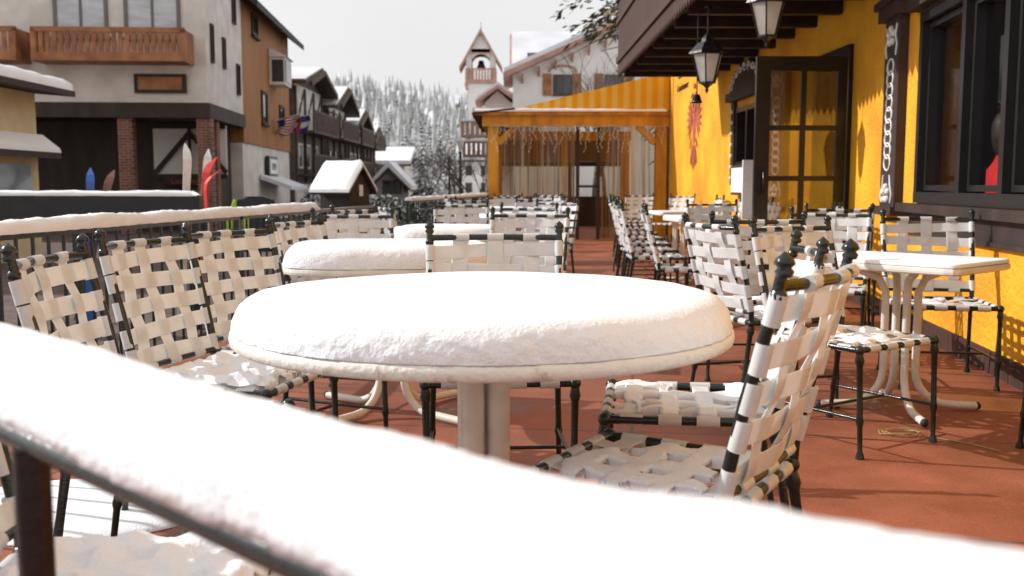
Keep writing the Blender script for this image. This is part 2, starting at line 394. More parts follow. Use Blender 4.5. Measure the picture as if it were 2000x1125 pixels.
def bare_tree(loc,h,seed,label,spread=.5,lv=5,m=BARK):
    rnd=random.Random(seed); e=thing('bare_tree',loc,label,'tree',group='bare trees along the street')
    t=MB(); c=MB()
    def br(p,d,l,r,k):
        q=p+d*l*.5+V((rnd.uniform(-.05,.05),rnd.uniform(-.05,.05),.02))*l; e2=q+(d+V((rnd.uniform(-.2,.2),rnd.uniform(-.2,.2),.1))).normalized()*l*.5
        (t if k>=lv-1 else c).tube([p,q,e2],[r,r*.8,r*.6],5 if k>1 else 3,0,False)
        if k==0: return
        for i in range(3 if k<lv else 4):
            dd=(d+V((rnd.uniform(-1,1),rnd.uniform(-1,1),rnd.uniform(-.2,.6)))*spread*1.3).normalized()
            br(p.lerp(e2,rnd.uniform(.5,1)),dd,l*rnd.uniform(.55,.78),r*.55,k-1)
    br(V((0,0,-.15)),V((0,0,1)),h*.36,h*.013,lv)
    t.obj('trunk',m,e,local=True); c.obj('crown',m,e,local=True)
bare_tree((2.45,30,0),6.6,5,'bare aspen tree with fine twigs behind the awning')
bare_tree((3.1,33,0),7.2,8,'bare aspen tree with fine twigs behind the awning')
bare_tree((-1.5,30,0),3.2,6,'small bare street tree with dark twigs',.8)
bare_tree((-2.0,36,0),3.6,9,'small bare street tree with dark twigs',.8)
bare_tree((-.9,24.5,0),2.6,12,'small bare street tree with dark twigs',.8)
bare_tree((-3.3,40,0),3.2,15,'small bare street tree with dark twigs',.8)
e=thing('pine_tree',(3.4,22.4,0),'tall green pine tree behind the yellow restaurant','tree')
pb=pine_mesh('x',13,22,12,21,.12,True)
tr=MB(); cr=MB()
for f,m_,s_ in zip(pb.f,pb.m,pb.s):
    tgt=tr if m_==0 else cr
    if pb.v[f[0]].z<4.35 and not (m_==0 and abs(pb.v[f[0]].x)<.3 and abs(pb.v[f[0]].y)<.3 and abs(pb.v[f[-1]].x)<.3): continue
    tgt.add([pb.v[i] for i in f],[tuple(range(len(f)))],0 if m_==0 else m_-1,s_)
tr.obj('trunk',BARK,e,local=True); cr.obj('crown',[NEED,FROST],e,local=True)

# ------------------------------------------------------------------ stucco building (left)
rot=rad(3.8); cu_,su_=math.cos(rot),math.sin(rot)
FR=Pl((-7.85,26,-.155),(cu_,su_,0))
SI=Pl((-7.85,26,-.155),(-su_,cu_,0),(cu_,su_,0))
e=thing('stucco_building',(-10,28,-.155),'white stucco building with wooden balconies and brick pillars','building')
b=MB(); b.pb(FR,-14,0,-4.6,0,3.28,9.6); b.obj('wall',STUC,e)
b=MB(); b.pb(FR,-14,-.4,-4.55,-2.2,0,3.27); b.obj('ground_floor_wall',DKWOOD,e)
b=MB()
b.pb(FR,-14.05,.06,0.0,.07,2.98,3.36); b.pb(SI,0,4.6,0,.07,2.98,3.36); b.pb(FR,-14,-.02,-4.5,-.02,3.0,3.27)
b.obj('timber_beam',DKWOOD,e)
for a in (-2.3,-.3,.0,-5.2,-7.5):
    b=MB()
    if a==0: b.pb(SI,1.1,1.45,-.42,-.03,0,3.0)
    else: b.pb(FR,a,a+.36,-.4,-.04,0,3.0)
    b.obj('brick_pillar',BRICKM,e)
b=MB(); b.pb(FR,-2.0,0,-2.2,-2.12,1.55,2.9); b.obj('plaster_panel',STUC2,e)
b=MB()
for a0,c0,a1,c1 in((-2.0,1.55,-1.0,2.7),(-1.0,2.7,0,1.6),(-2,1.5,0,1.5),(-2,2.88,0,2.88),(-1.0,1.5,-1.0,2.9)):
    b.beam(FR.p(a0,-2.06,c0),FR.p(a1,-2.06,c1),.05,.13,0)
b.obj('timber_bracing',DKWOOD,e)
window(e,FR,-1.2,-.5,.2,1.2,1,1,DKWOOD,mat('bluish_window',(.05,.10,.16),None,2,.1),b=-2.2,sill=False)
window(e,FR,-2.0,-1.35,.2,1.2,1,1,DKWOOD,GLASSD,b=-2.2,sill=False)
b=MB(); b.pb(FR,-1.75,-.35,-2.2,-2.02,1.26,1.46); b.obj('sign_board',DKWOOD,e)
text('Los Amigos','lettering',.2,FR,-1.05,-2.01,1.30,mat('sign_red',(.45,.08,.05),None,5,.6),e)
for (a0,a1) in((-3.75,-2.4),(-2.0,-.6),(-7.0,-5.6)):
    window(e,FR,a0,a1,5.0,6.45,2,1,mat('grey_frame',(.16,.15,.14),None,5,.5),CURTW,.09,.06)
window(e,SI,.5,.78,4.45,5.45,1,1,DKWOOD,GLASSD,.05,sill=False)
window(e,SI,1.9,2.2,4.45,5.3,1,1,DKWOOD,GLASSD,.05,sill=False)
window(e,SI,3.7,4.1,3.9,4.8,1,1,DKWOOD,GLASSD,.05,sill=False)
window(e,SI,3.3,3.7,5.9,6.8,1,1,DKWOOD,GLASSD,.05,sill=False)
for (a0,a1) in((-4.0,-.30),(-8.4,-4.35)):
    b=MB(); b.pb(FR,a0,a1,.002,.9,4.30,4.49); b.pb(FR,a0,a1,.80,.90,5.00,5.12); b.pb(FR,a0,a0+.1,.0,.9,4.49,5.08); b.pb(FR,a1-.1,a1,.0,.9,4.49,5.08)
    n=int((a1-a0)/.16)
    for i in range(n):
        x=a0+.02+i*(a1-a0-.04)/n; b.pb(FR,x,x+.115,.85,.88,4.49,5.0)
        b.prism([FR.p(x+.01,.885,4.66),FR.p(x+.06,.885,4.60),FR.p(x+.11,.885,4.66),FR.p(x+.06,.885,4.84)],FR.n*.01,0)
    b.pb(FR,a0,a1,.885,.93,4.30,4.5)
    b.obj('balcony',BALWOOD,e)
b=MB(); b.pb(FR,-1.80,-.5,.01,.09,3.6,4.08,0); b.pb(FR,-1.70,-.6,.09,.11,3.68,4.0,1); b.obj('sign_board',[DKWOOD,BALWOOD],e,label='plain wooden sign board in a dark frame')
b=MB(); b.pb(FR,-14.5,.7,-5.0,.8,9.6,9.85,0); b.pb(FR,-14.5,.7,-5.0,.8,9.85,10.1,1); b.obj('roof',[ROOFD,SNOWD],e)

e=thing('wood_clad_building',(-10.5,34.5,-.155),'brown wood clad building with white stucco ground floor','building')
b=MB(); b.pb(SI,4.62,13.7,-9,0.0,2.55,7.0); 
b.prism([SI.p(4.62,0,7.0),SI.p(4.62,-4.5,10.5),SI.p(4.62,-9,7.0)],SI.u*9.08)
b.obj('siding',BROWNW,e)
b=MB(); b.pb(SI,4.62,13.7,-9,-.05,0,2.54); b.obj('ground_floor_wall',STUC,e)
b=MB()
b.prism([SI.p(4.3,.55,6.55),SI.p(4.3,.55,6.75),SI.p(4.3,-4.5,10.75),SI.p(4.3,-4.5,10.5)],SI.u*9.9)
b.prism([SI.p(4.3,-9.5,6.6),SI.p(4.3,-4.5,10.5),SI.p(4.3,-4.5,10.75),SI.p(4.3,-9.5,6.8)],SI.u*9.9)
b.obj('roof',ROOFD,e)
window(e,SI,7.6,8.6,3.3,4.4,1,1,DKWOOD,GLASSD,.1)
window(e,SI,11.2,12.2,3.2,4.2,1,1,DKWOOD,GLASSD,.1)
window(e,SI,6.2,7.2,6.0,6.7,1,1,DKWOOD,GLASSD,.1)
b=MB(); b.pb(SI,9.3,10.7,0.01,.55,4.75,5.7,0); b.prism([SI.p(9.2,.02,5.7),SI.p(9.2,.65,5.7),SI.p(9.2,.02,6.0)],SI.u*1.6,1); b.pb(SI,9.4,10.6,.55,.58,4.85,5.6,2); b.pb(SI,9.29,9.3,.1,.5,4.85,5.6,2)
b.obj('bay_window',[WHITEP,SNOWD,GLASSD],e)
b=MB(); b.pb(SI,8.2,9.9,.0,.12,1.55,2.25,0); b.pb(SI,8.35,9.75,.12,.14,1.65,2.15,1); b.obj('sign_board',[BLACK,PAPER],e,label='lit sign board with dark frame')
text('OPEN','lettering',.34,SI,9.05,.145,1.78,BLACK,e)
b=MB(); b.prism([SI.p(7.2,.0,1.45),SI.p(7.2,1.0,1.1),SI.p(7.2,1.0,1.22),SI.p(7.2,.0,1.6)],SI.u*3.8); b.obj('entrance_canopy',SNOWD,e)

def flag(loc,stripes,label,sc=.75):
    e=thing('flag',loc,label,'flag',group='flags on the facade'); e.scale=(sc,sc,sc)
    b=MB(); b.tube([(0,0,0),(1.1,-.25,.28)],.02,6); b.obj('flag_pole',WHITEP,e,local=True)
    b=MB(); n=13 if stripes=='us' else 3
    def P_(u,v): return V((.2+u*.75+.06*math.sin(v*5),-.06-u*.18+.09*math.sin(u*9+v*2),.05+u*.2-v*(.52)-.2*u*v+.05*math.sin(u*8)*v))
    for i in range(n):
        for k in range(10):
            u0,u1=k/10,(k+1)/10; v0,v1=i/n,(i+1)/n
            if stripes=='us': mi=2 if (u0<.4 and v0<.5) else (0 if i%2==0 else 1)
            else: mi=(2,1,2)[i] if not(.2<u0<.5 and .0<=v0) else 0
            b.add([P_(u0,v0),P_(u1,v0),P_(u1,v1),P_(u0,v1)],[(0,1,2,3)],mi,True)
    b.obj('cloth',[FLR,FLW,FLB],e,local=True)
flag((-8.65,36.2,3.35),'us','striped red and white flag with blue canton on a pole',.95)
flag((-8.5,38.0,3.5),'co','blue and white state flag with red emblem',.95)

def gable_house(name,label,x0,x1,y0,y1,eave,ridge,wall,roofm,axis='x',base=-.155,over=.5,snow=.2,group=None):
    e=thing(name,((x0+x1)/2,(y0+y1)/2,base),label,'building',group)
    b=MB(); b.box(x0,x1,y0,y1,base,eave)
    if axis=='x':
        ym=(y0+y1)/2; b.prism([(x0,y0,eave),(x0,y1,eave),(x0,ym,ridge)],(x1-x0,0,0))
    else:
        xm=(x0+x1)/2; b.prism([(x0,y0,eave),(x1,y0,eave),(xm,y0,ridge)],(0,y1-y0,0))
    b.obj('wall',wall,e)
    r=MB(); s=MB(); t=.14
    if axis=='x':
        ym=(y0+y1)/2; sl=(ridge-eave)/(ym-y0)
        for sg,ya in((-1,y0),(1,y1)):
            ye=ya+sg*over; ze=eave-sl*over
            r.prism([(x0-over,ye,ze),(x0-over,ym,ridge),(x0-over,ym,ridge+t),(x0-over,ye,ze+t)],(x1-x0+2*over,0,0))
            s.prism([(x0-over+.05,ye,ze+t),(x0-over+.05,ym,ridge+t),(x0-over+.05,ym,ridge+t+snow),(x0-over+.05,ye+sg*.06,ze+t+snow*.7)],(x1-x0+2*over-.1,0,0))
    else:
        xm=(x0+x1)/2; sl=(ridge-eave)/(xm-x0)
        for sg,xa in((-1,x0),(1,x1)):
            xe=xa+sg*over; ze=eave-sl*over
            r.prism([(xe,y0-over,ze),(xm,y0-over,ridge),(xm,y0-over,ridge+t),(xe,y0-over,ze+t)],(0,y1-y0+2*over,0))
            s.prism([(xe,y0-over+.05,ze+t),(xm,y0-over+.05,ridge+t),(xm,y0-over+.05,ridge+t+snow),(xe,y0-over+.05,ze+t+snow*.7)],(0,y1-y0+2*over-.1,0))
    r.obj('roof',roofm,e); s.obj('roof_snow',SNOWD,e)
    return e
for k,(y0,y1,ev,rg,xx) in enumerate([(41,47,5.3,6.0,-8.9),(47.6,53,4.9,5.8,-8.8),(53.6,58.5,4.3,5.1,-8.8),(59,64,3.7,4.5,-8.8)]):
    e=gable_house('timber_chalet','brown timber chalet with carved balconies and snowy gables',-16,xx,y0,y1,ev,rg,GRNW,CHTIM,'x',group='timber chalets along the street',over=.7,snow=.06)
    Ps=Pl((xx,y0,-.155),(0,1,0),(1,0,0)); D=y1-y0
    for c in (1.7,3.5):
        b=MB(); b.pb(Ps,.3,D-.3,.0,.8,c-.1,c); b.pb(Ps,.3,D-.3,.74,.8,c+.75,c+.85)
        for i in range(int(D/.3)): b.pb(Ps,.35+i*.3,.5+i*.3,.75,.79,c,c+.75)
        b.obj('balcony',CHTIM,e)
        for i in range(3): window(e,Ps,.7+i*(D-1.2)/3,.7+i*(D-1.2)/3+.8,c+.25,c+1.3,1,1,STUC2 if k%2==0 else GRNW,GLASSD,.09,sill=False)
    b=MB(); b.pb(Ps,0,D,0.0,.05,.0,1.3); b.obj('stone_base',STUC,e)
    b=MB(); b.pb(Ps,.2,D-.2,0.0,.03,3.4,ev+.1); b.obj('plaster_panel',STUC,e)
    b=MB()
    for i in range(4): b.beam(Ps.p(.2+i*(D-.4)/3,.06,1.4),Ps.p(.2+i*(D-.4)/3,.06,ev),.1,.14)
    for i in range(3): b.beam(Ps.p(.2+i*(D-.4)/3,.05,3.6),Ps.p(.2+(i+1)*(D-.4)/3,.05,ev),.06,.12)
    b.beam(Ps.p(0,.75,ev+.05),Ps.p(D/2,.75,rg+.1),.12,.2); b.beam(Ps.p(D,.75,ev+.05),Ps.p(D/2,.75,rg+.1),.12,.2)
    b.obj('timber_bracing',CHTIM,e)

def whouse(x0,x1,y0,y1,ev,rg,lab,wall=STUC2,axis='x'):
    e=gable_house('house',lab,x0,x1,y0,y1,ev,rg,wall,CHTIM,axis,over=.5,snow=.35)
    P=Pl((x0,y0,0),(1,0,0)); n=max(2,int((x1-x0)/1.3))
    for i in range(n):
        a=.4+i*(x1-x0-.5)/n
        for c in ([.6] if ev<2.2 else [.5,ev-1.3]): window(e,P,a,a+.55,c,c+.8,1,1,CHTIM,GLASSD,.08,sill=False)
    return e
whouse(-11.6,-7.3,68,74,2.5,3.3,'white house with thick snow on its roof')
whouse(-14.5,-11.4,75,80,4.2,5.4,'white house with thick snow on its roof')
whouse(-7.9,-6.3,58,61,1.2,2.0,'small stone cottage with snowy gable roof',mat('stone',(.40,.37,.34),(.24,.22,.2),6,.9,.5,20),'y')
whouse(-4.3,-1.2,84,90,3.2,4.2,'pale house behind the bare trees')
for (x,y,ww) in((-42,262,9),(-36,270,8),(-27,268,8),(-31,240,7),(-21,255,7)):
    z=hz(x,y); e=gable_house('hillside_house','wooden house with snowy roof high on the hillside',x,x+ww,y,y+6,z+3.2,z+5,mat('pale_siding',(.42,.33,.28),None,2,.8),CHTIM,'x',base=z-1,over=.6,snow=.5,group='houses on the hillside')
def shrub(loc,r,h,seed,label):
    rnd=random.Random(seed); b=MB()
    for i in range(420):
        a=rnd.random()*6.28; q=rnd.random()**.5*r; z=rnd.random()*h*(1-.5*(q/r)**2)
        p=V((loc[0]+math.cos(a)*q,loc[1]+math.sin(a)*q,loc[2]+z)); d=V((rnd.uniform(-1,1),rnd.uniform(-1,1),rnd.uniform(-.2,1))).normalized()*.12; s=d.orthogonal().normalized()*.06
        b.add([p,p+d*.5+s,p+d,p+d*.5-s],[(0,1,2,3)],1 if rnd.random()<.35 else 0)
    b.obj('shrub',[NEED,FROST],label=label,category='shrub',group='shrubs along the street')
for k,(x,y,r,h) in enumerate([(-7.6,40,.8,1.3),(-6.5,41,.7,1.0),(-5.6,38,.8,.9),(-4.2,34,.7,.9),(-3.4,33,.6,.9),(-7.3,37,.5,1.3),(-2.4,28,.6,1.2)]):
    shrub((x,y,-.15),r,h,k,'evergreen shrub dusted with snow')

# ------------------------------------------------------------------ belfry tower
e=thing('bell_tower',(-3.75,125,-.16),'white bell tower with arched belfry and steep red gables','tower')
T=-3.8; 
b=MB(); b.box(T-1.6,T+1.6,123.4,126.6,-.16,13.4); b.obj('shaft',STUC2,e)
b=MB(); b.box(T-1.9,T+1.9,123.1,126.9,13.4,13.9); b.box(T-1.9,T-1.75,123.1,126.9,13.9,15.2); b.box(T+1.75,T+1.9,123.1,126.9,13.9,15.2)
for i in range(10): b.box(T-1.75+i*.36,T-1.5+i*.36,123.1,123.2,13.9,15.1)
b.box(T-1.75,T+1.75,123.08,123.22,15.1,15.25)
for sx in(-1,1): b.beam((T+sx*1.65,123.3,12.6),(T+sx*1.9,123.1,13.4),.2,.2)
b.obj('belfry_balcony',REDROOF,e)
b=MB()
for sx in(-1,1):
    for yy in(123.6,126.2): b.box(T+sx*1.45-.35,T+sx*1.45+.35,yy,yy+.4,13.9,17.0)
for yy in(123.6,126.2):
    pts=[]
    for i in range(11):
        w_=math.pi*i/10; pts.append((T-1.15*math.cos(w_),yy,16.0+1.0*math.sin(w_)))
    for i in range(10):
        p,q=pts[i],pts[i+1]; b.hexa([p,q,(q[0],yy+.4,q[2]),(p[0],yy+.4,p[2]),(p[0],yy,17.6),(q[0],yy,17.6),(q[0],yy+.4,17.6),(p[0],yy+.4,17.6)])
b.prism([(T-1.75,123.6,17.0),(T+1.75,123.6,17.0),(T,123.6,19.4)],(0,.4,0)); b.prism([(T-1.75,126.2,17.0),(T+1.75,126.2,17.0),(T,126.2,19.4)],(0,.4,0))
b.obj('belfry_wall',STUC2,e)
b=MB(); b.lathe([(.02,16.4),(.3,16.35),(.42,15.8),(.6,15.4),(.62,15.3)],(T,125,0),14); b.obj('bell',BLACK,e)
b=MB()
for sx in(-1,1):
    b.prism([(T,122.8,20.0),(T+sx*2.6,122.8,15.4),(T+sx*2.6,122.8,15.0),(T+sx*.0,122.8,19.5)],(0,4.4,0))
b.beam((T-1.3,123.0,17.0),(T+1.3,123.0,17.0),.15,.2)
b.obj('roof',REDROOF,e)
b=MB(); b.beam((T,125,20),(T,125,21),.06,.06); b.obj('finial',BLACK,e)
for z in(4.5,8.0): window(e,Pl((T,123.4,0),(1,0,0)),-.35,.35,z,z+1.1,1,1,CHTIM,GLASSD,.08,sill=False)

# ------------------------------------------------------------------ white chalet beyond awning
e=thing('alpine_hotel',(3.3,62,-.16),'white alpine hotel with shuttered windows and snowy roofs','building')
b=MB(); b.box(0.05,9,58,68,-.16,7.5); b.prism([(0.05,58,7.5),(9,58,7.5),(9,58,10.6),(6.5,58,10.2)],(0,10,0)); b.box(-1.6,.04,60,68,-.16,6.0); b.obj('wall',STUC2,e)
b=MB()
b.prism([(-.5,57.2,7.15),(6.6,57.2,10.2),(6.6,57.2,10.5),(-.5,57.2,7.45)],(0,8,0)); b.obj('roof',REDROOF,e,label='main roof with red brown bargeboards')
b=MB(); b.prism([(-.45,57.3,7.46),(6.6,57.3,10.51),(6.6,57.3,10.85),(-.45,57.3,7.7)],(0,7.8,0)); b.obj('roof_snow',SNOWD,e)
b=MB()
for sg in(-1,1): b.prism([(-.85,59.2,6.95),(-.85+sg*1.3,59.2,6.05),(-.85+sg*1.3,59.2,5.85),(-.85,59.2,6.75)],(0,5,0))
b.obj('side_wing_roof',REDROOF,e)
b=MB()
for sg in(-1,1): b.prism([(-.85,59.3,6.96),(-.85+sg*1.28,59.3,6.07),(-.85+sg*1.28,59.3,6.22),(-.85,59.3,7.15)],(0,4.8,0))
b.obj('roof_snow',SNOWD,e)
b=MB(); b.prism([(-1.6,60,6.0),(-.1,60,6.0),(-.85,60,6.7)],(0,4,0)); b.obj('side_wing_gable',STUC2,e)
b=MB(); b.box(.2,6,65.6,74,6,7.9); b.prism([(.2,65.6,7.9),(.2,74,7.9),(.2,69.8,10.8)],(5.8,0,0)); b.obj('rear_wing_wall',STUC2,e)
b=MB(); b.prism([(.0,64.8,7.45),(.0,69.8,10.95),(.0,69.8,11.2),(.0,64.8,7.7)],(6.2,0,0)); b.prism([(-.15,64.7,7.3),(-.15,69.8,10.9),(-.15,69.8,11.4),(-.15,64.7,7.8)],(.14,0,0)); b.obj('roof',REDROOF,e)
b=MB(); b.prism([(.0,64.75,7.71),(.0,69.8,11.21),(.0,69.8,11.6),(.0,64.75,8.0)],(6.2,0,0)); b.obj('roof_snow',SNOWD,e)
b=MB(); b.prism([(1.0,65.2,8.6),(1.0,66.6,9.55),(1.0,66.6,9.75),(1.0,65.2,8.8)],(1.7,0,0)); b.obj('skylight',GLASSD,e)
b=MB(); 
for i in range(7): b.beam((.6+i*.95,57.6,7.3+i*.40),(.6+i*.95,58.02,7.0+i*.40),.1,.3)
b.obj('eave_bracket',REDROOF,e)
P=Pl((0,58,0),(1,0,0))
for a in(2.35,5.3): 
    window(e,P,a,a+1.1,6.25,7.4,2,1,CHTIM,GLASSD,.1)
    for q in(a-.58,a+1.13):
        b=MB(); b.pb(P,q,q+.5,.01,.08,6.2,7.45); b.obj('shutter',BALWOOD,e)
b=MB()
for i in range(13):
    w_=math.pi*i/12; b.ball((2.9-.75*math.cos(w_),57.96,7.6+.3*math.sin(w_)),.085,0,6)
b.obj('painted_ornament',mat('faded_ornament',(.5,.3,.2),None,3,.8),e)
HB=mat('hotel_balcony',(.38,.23,.17),None,3,.7)
for c0,xa,xb in((4.75,-2.3,1.0),(3.95,-2.9,1.6),(2.9,-2.9,1.2)):
    P2=Pl((0,59.9 if c0!=3.95 else 58,0),(1,0,0))
    b=MB(); b.pb(P2,xa,xb,.01,1.1,c0-.15,c0); b.pb(P2,xa,xb,1.02,1.1,c0+.65,c0+.75)
    for i in range(int((xb-xa)/.28)): b.pb(P2,xa+i*.28,xa+i*.28+.2,1.04,1.08,c0,c0+.65)
    b.obj('balcony',HB,e)
    b=MB(); b.pb(P2,xa,xb,1.0,1.12,c0+.751,c0+.85); b.obj('balcony_snow',SNOWD,e)
for a in(-1.2,1.0): window(e,Pl((0,60 if a<0 else 58,0),(1,0,0)),a,a+.9,3.0,3.8,2,1,CHTIM,GLASSD,.1)

# ------------------------------------------------------------------ beige booth (far left)
e=thing('beige_booth',(-9.5,16,-.155),'beige booth with snow covered overhanging roof','building')
b=MB(); b.box(-12,-8.27,13.5,17.5,-.155,2.68); b.obj('wall',STUCY,e)
b=MB(); b.hexa([(-12.5,12.8,3.05),(-7.78,12.8,2.66),(-7.78,18,2.66),(-12.5,18,3.05),(-12.5,12.8,3.15),(-7.78,12.8,2.76),(-7.78,18,2.76),(-12.5,18,3.15)]); b.obj('roof',DKWOOD,e)
b=MB(); n=40
for i in range(n+1):
    t=i/n; y=12.82+5.16*t; hh=.20+.05*nz((1,y,2),2)
    b.v+= [V((-7.80+.02*nz((1,y,3),5),y,2.765)),V((-7.82+.03*nz((2,y,3),4),y,2.765+hh*.6)),V((-7.98,y,2.78+hh)),V((-9.2,y,2.9+hh)),V((-12.5,y,3.17+hh))]
for i in range(n):
    for j in range(4): a=i*5+j; b.f.append([a,a+5,a+6,a+1]); b.m.append(0); b.s.append(True)
for i in(0,n): b.f.append([i*5+j for j in range(5)]); b.m.append(0); b.s.append(False)
b.obj('roof_snow',SNOW,e)
b=MB(); b.prism([(-8.26,13.5,1.72),(-7.95,13.5,1.56),(-7.95,13.5,1.66),(-8.26,13.5,1.86)],(0,4.2,0)); b.obj('lower_canopy',DKWOOD,e)
b=MB(); b.prism([(-8.26,13.5,1.865),(-7.94,13.5,1.665),(-7.96,13.5,1.74),(-8.26,13.5,1.98)],(0,4.2,0)); b.obj('canopy_snow',SNOW,e)
b=MB(); b.box(-8.265,-8.25,14.6,17.2,.3,1.45); b.obj('window',GLASSD,e)

# ------------------------------------------------------------------ black panel barrier with skis
e=thing('black_barrier',(-4.4,8.6,-.155),'long black barrier panel with snow on top','barrier')
b=MB(); b.hexa([(-6.2,8.5,.62),(-2.66,8.5,.80),(-2.66,8.6,.80),(-6.2,8.6,.62),(-6.2,8.5,1.02),(-2.66,8.5,1.01),(-2.66,8.6,1.01),(-6.2,8.6,1.02)]); b.obj('panel',BLACK,e)
for x in(-6,-4.6,-2.8):
    b=MB(); b.box(x,x+.08,8.6,8.68,-.155,1.0); b.obj('post',BLACK,e)
def strip_snow(p0,p1,w,h,seed,step=.03,name='snow_drift',label='snow lying along the railing',endt=True,rough=.35,wob=0.0,hv=.22,lip=.35,hfun=None,K=22):
    p0=V(p0);p1=V(p1); d=(p1-p0); Ln=d.length; d.normalize(); s=d.cross(V((0,0,1))).normalized(); n=max(4,int(Ln/step))
    b=MB()
    for i in range(n+1):
        t=i/n; q=p0+d*Ln*t
        ef=min(1,min(t,1-t)*Ln/.06) if endt else 1
        hh=h*(1+hv*nz(q,2.2,seed))*(.25+.75*ef**.5); ww=w*(1+.10*nz(q,3.1,seed+1))
        if hfun: hh+=hfun(Ln*t)
        off=wob*nz(q,1.5,seed+5)
        for k in range(K+1):
            a=math.pi*(k/K)*1.16-.08*math.pi
            cx=math.cos(a); sx_=math.sin(a)
            x=ww*.5*(abs(cx)**.75)*(1 if cx>0 else -1); z=hh*(abs(sx_)**.8)*(1 if sx_>0 else -lip)
            p=q+s*(x+off)+V((0,0,z))
            nn=(s*cx+V((0,0,sx_)))
            p+=nn*(h*rough*.35*nz(p,14,seed)+h*rough*.18*nz(p,38,seed)+h*rough*.12*nz(p,90,seed))
            b.v.append(p)
    for i in range(n):
        for k in range(K): a=i*(K+1)+k; b.f.append([a,a+1,a+K+2,a+K+1]); b.m.append(0); b.s.append(True)
    b.f.append(list(range(K+1))); b.m.append(0); b.s.append(False)
    b.f.append(list(range(n*(K+1),(n+1)*(K+1)))[::-1]); b.m.append(0); b.s.append(False)
    return b.obj(name,SNOW,label=label,category='snow')
strip_snow((-6.2,8.55,1.02),(-2.68,8.55,1.01),.12,.04,3,.05,label='thin snow on the black barrier panel')
def ski(loc,m,tilt,yaw,label,L_=1.7):
    b=MB(); n=22
    for i in range(n+1):
        t=i/n; z=L_*t; y=.0+.16*max(0,(t-.88)/.12)**2+.02*math.sin(math.pi*t); wd=(.040-.012*math.sin(math.pi*t))*(1 if t<.90 else max(.12,math.sqrt(max(0,1-((t-.90)/.10)**2))))
        b.v+= [V((-wd,y,z)),V((wd,y,z)),V((wd,y+.012,z)),V((-wd,y+.012,z))]
    for i in range(n):
        for j in range(4): k=(j+1)%4; b.f.append([i*4+j,i*4+k,i*4+4+k,i*4+4+j]); b.m.append(1 if i in(13,14,15) else 0); b.s.append(False)
    e=thing('ski',loc,label,'ski',group='skis standing at the barrier')
    e.rotation_euler=(0,tilt,yaw)
    b2=MB(); b2.box(-.035,.035,-.05,0,.75,1.0); b2.box(-.03,.03,-.07,0,.95,1.03)
    b.obj('ski_blade',m,e,local=True)
    b2.obj('binding',BLACK,e,local=True)
ski((-2.98,8.9,-.14),[SKW,SKG],.07,.5,'white and green ski standing upright',1.62)
ski((-2.90,8.95,-.14),[SKW,SKR],.12,.3,'white ski with red band standing upright',1.58)
ski((-2.86,8.88,-.14),[SKR,SKR],.12,-.3,'red ski leaning against the barrier',1.50)
ski((-2.72,8.8,-.14),[SKR,SKW],.02,-.9,'red ski leaning against the barrier',1.38)
ski((-3.86,9.0,-.14),[SKB,SKW],.05,.4,'blue ski standing upright',1.40)
ski((-3.98,9.05,-.14),[mat('ski_brown',(.2,.1,.07),None,8,.4)]*2,.24,.2,'brown ski leaning at the barrier',1.42)
def jacket(loc,label,m1,m2,s=1.0):
    e=thing('jacket',loc,label,'jacket')
    b=MB()
    prof=[(.10,.0),(.23,-.05),(.25,-.25),(.24,-.55),(.23,-.7)]
    K=18
    for i,(r,z) in enumerate(prof):
        for k in range(K):
            a=2*math.pi*k/K; f=1+.12*math.sin(a*5+i)
            b.v.append(V((r*f*math.cos(a)*s,r*.45*f*math.sin(a)*s,z*s)))
    for i in range(len(prof)-1):
        for k in range(K): q=(k+1)%K; b.f.append([i*K+k,i*K+q,(i+1)*K+q,(i+1)*K+k]); b.m.append(1 if i==2 and k%6==0 else 0); b.s.append(True)
    b.f.append(list(range(K))); b.m.append(0); b.s.append(True)
    b.obj('body',[m1,m2],e,local=True)
    for sx in(-1,1):
        b=MB(); b.tube([(sx*.2*s,0,-.06*s),(sx*.3*s,-.03,-.3*s),(sx*.31*s,-.05,-.6*s)],[.06*s,.045*s,.035*s],10); b.obj('sleeve',m2 if sx<0 else m1,e,local=True)
jacket((-2.30,8.9,1.0),'dark jacket with neon yellow stripes hanging by the rail',DKCL,NEON,.7)

# kiosk (roofed box)
e=thing('roofed_notice_box',(-2.22,13.0,-.155),'small wooden notice box with thick snow on its gable roof','notice box')
KP=Pl((-2.2,13.0,0),(.90,-.43,0))
b=MB(); b.pb(KP,-.22,.30,-.25,.25,.60,1.12); b.prism([KP.p(.30,.25,1.12),KP.p(.30,-.25,1.12),KP.p(.30,0,1.36)],KP.u*(-.52)); b.obj('box_body',DKWOOD,e)
b=MB()
for sg in(-1,1): b.prism([KP.p(-.32,sg*.36,1.02),KP.p(-.32,0,1.37),KP.p(-.32,0,1.40),KP.p(-.32,sg*.36,1.05)],KP.u*.68)
b.obj('roof',DKWOOD,e)
b=MB()
n=14
for sg in(-1,1):
    for i in range(n+1):
        for k in range(7):
            t=k/6; a=-.33+.7*i/n
            th=.075*(1+.3*nz((a,t,sg),4))*(1 if 0<i<n else .5)*(1 if k<6 else .5)
            b.v.append(KP.p(a,sg*.37*t,1.40-.35*t+th))
    o_=0 if sg==-1 else (n+1)*7
    for i in range(n):
        for k in range(6): a=o_+i*7+k; b.f.append([a,a+7,a+8,a+1]); b.m.append(0); b.s.append(True)
for sg in(-1,1):
    for (a) in(-.33,.37):
        b.prism([KP.p(a,0,1.401),KP.p(a,sg*.37,1.051),KP.p(a,sg*.37,1.09),KP.p(a,0,1.44)],KP.u*.004)
    b.prism([KP.p(-.33,sg*.37,1.05),KP.p(.37,sg*.37,1.05),KP.p(.37,sg*.37,1.09),KP.p(-.33,sg*.37,1.09)],KP.n*.004*sg)
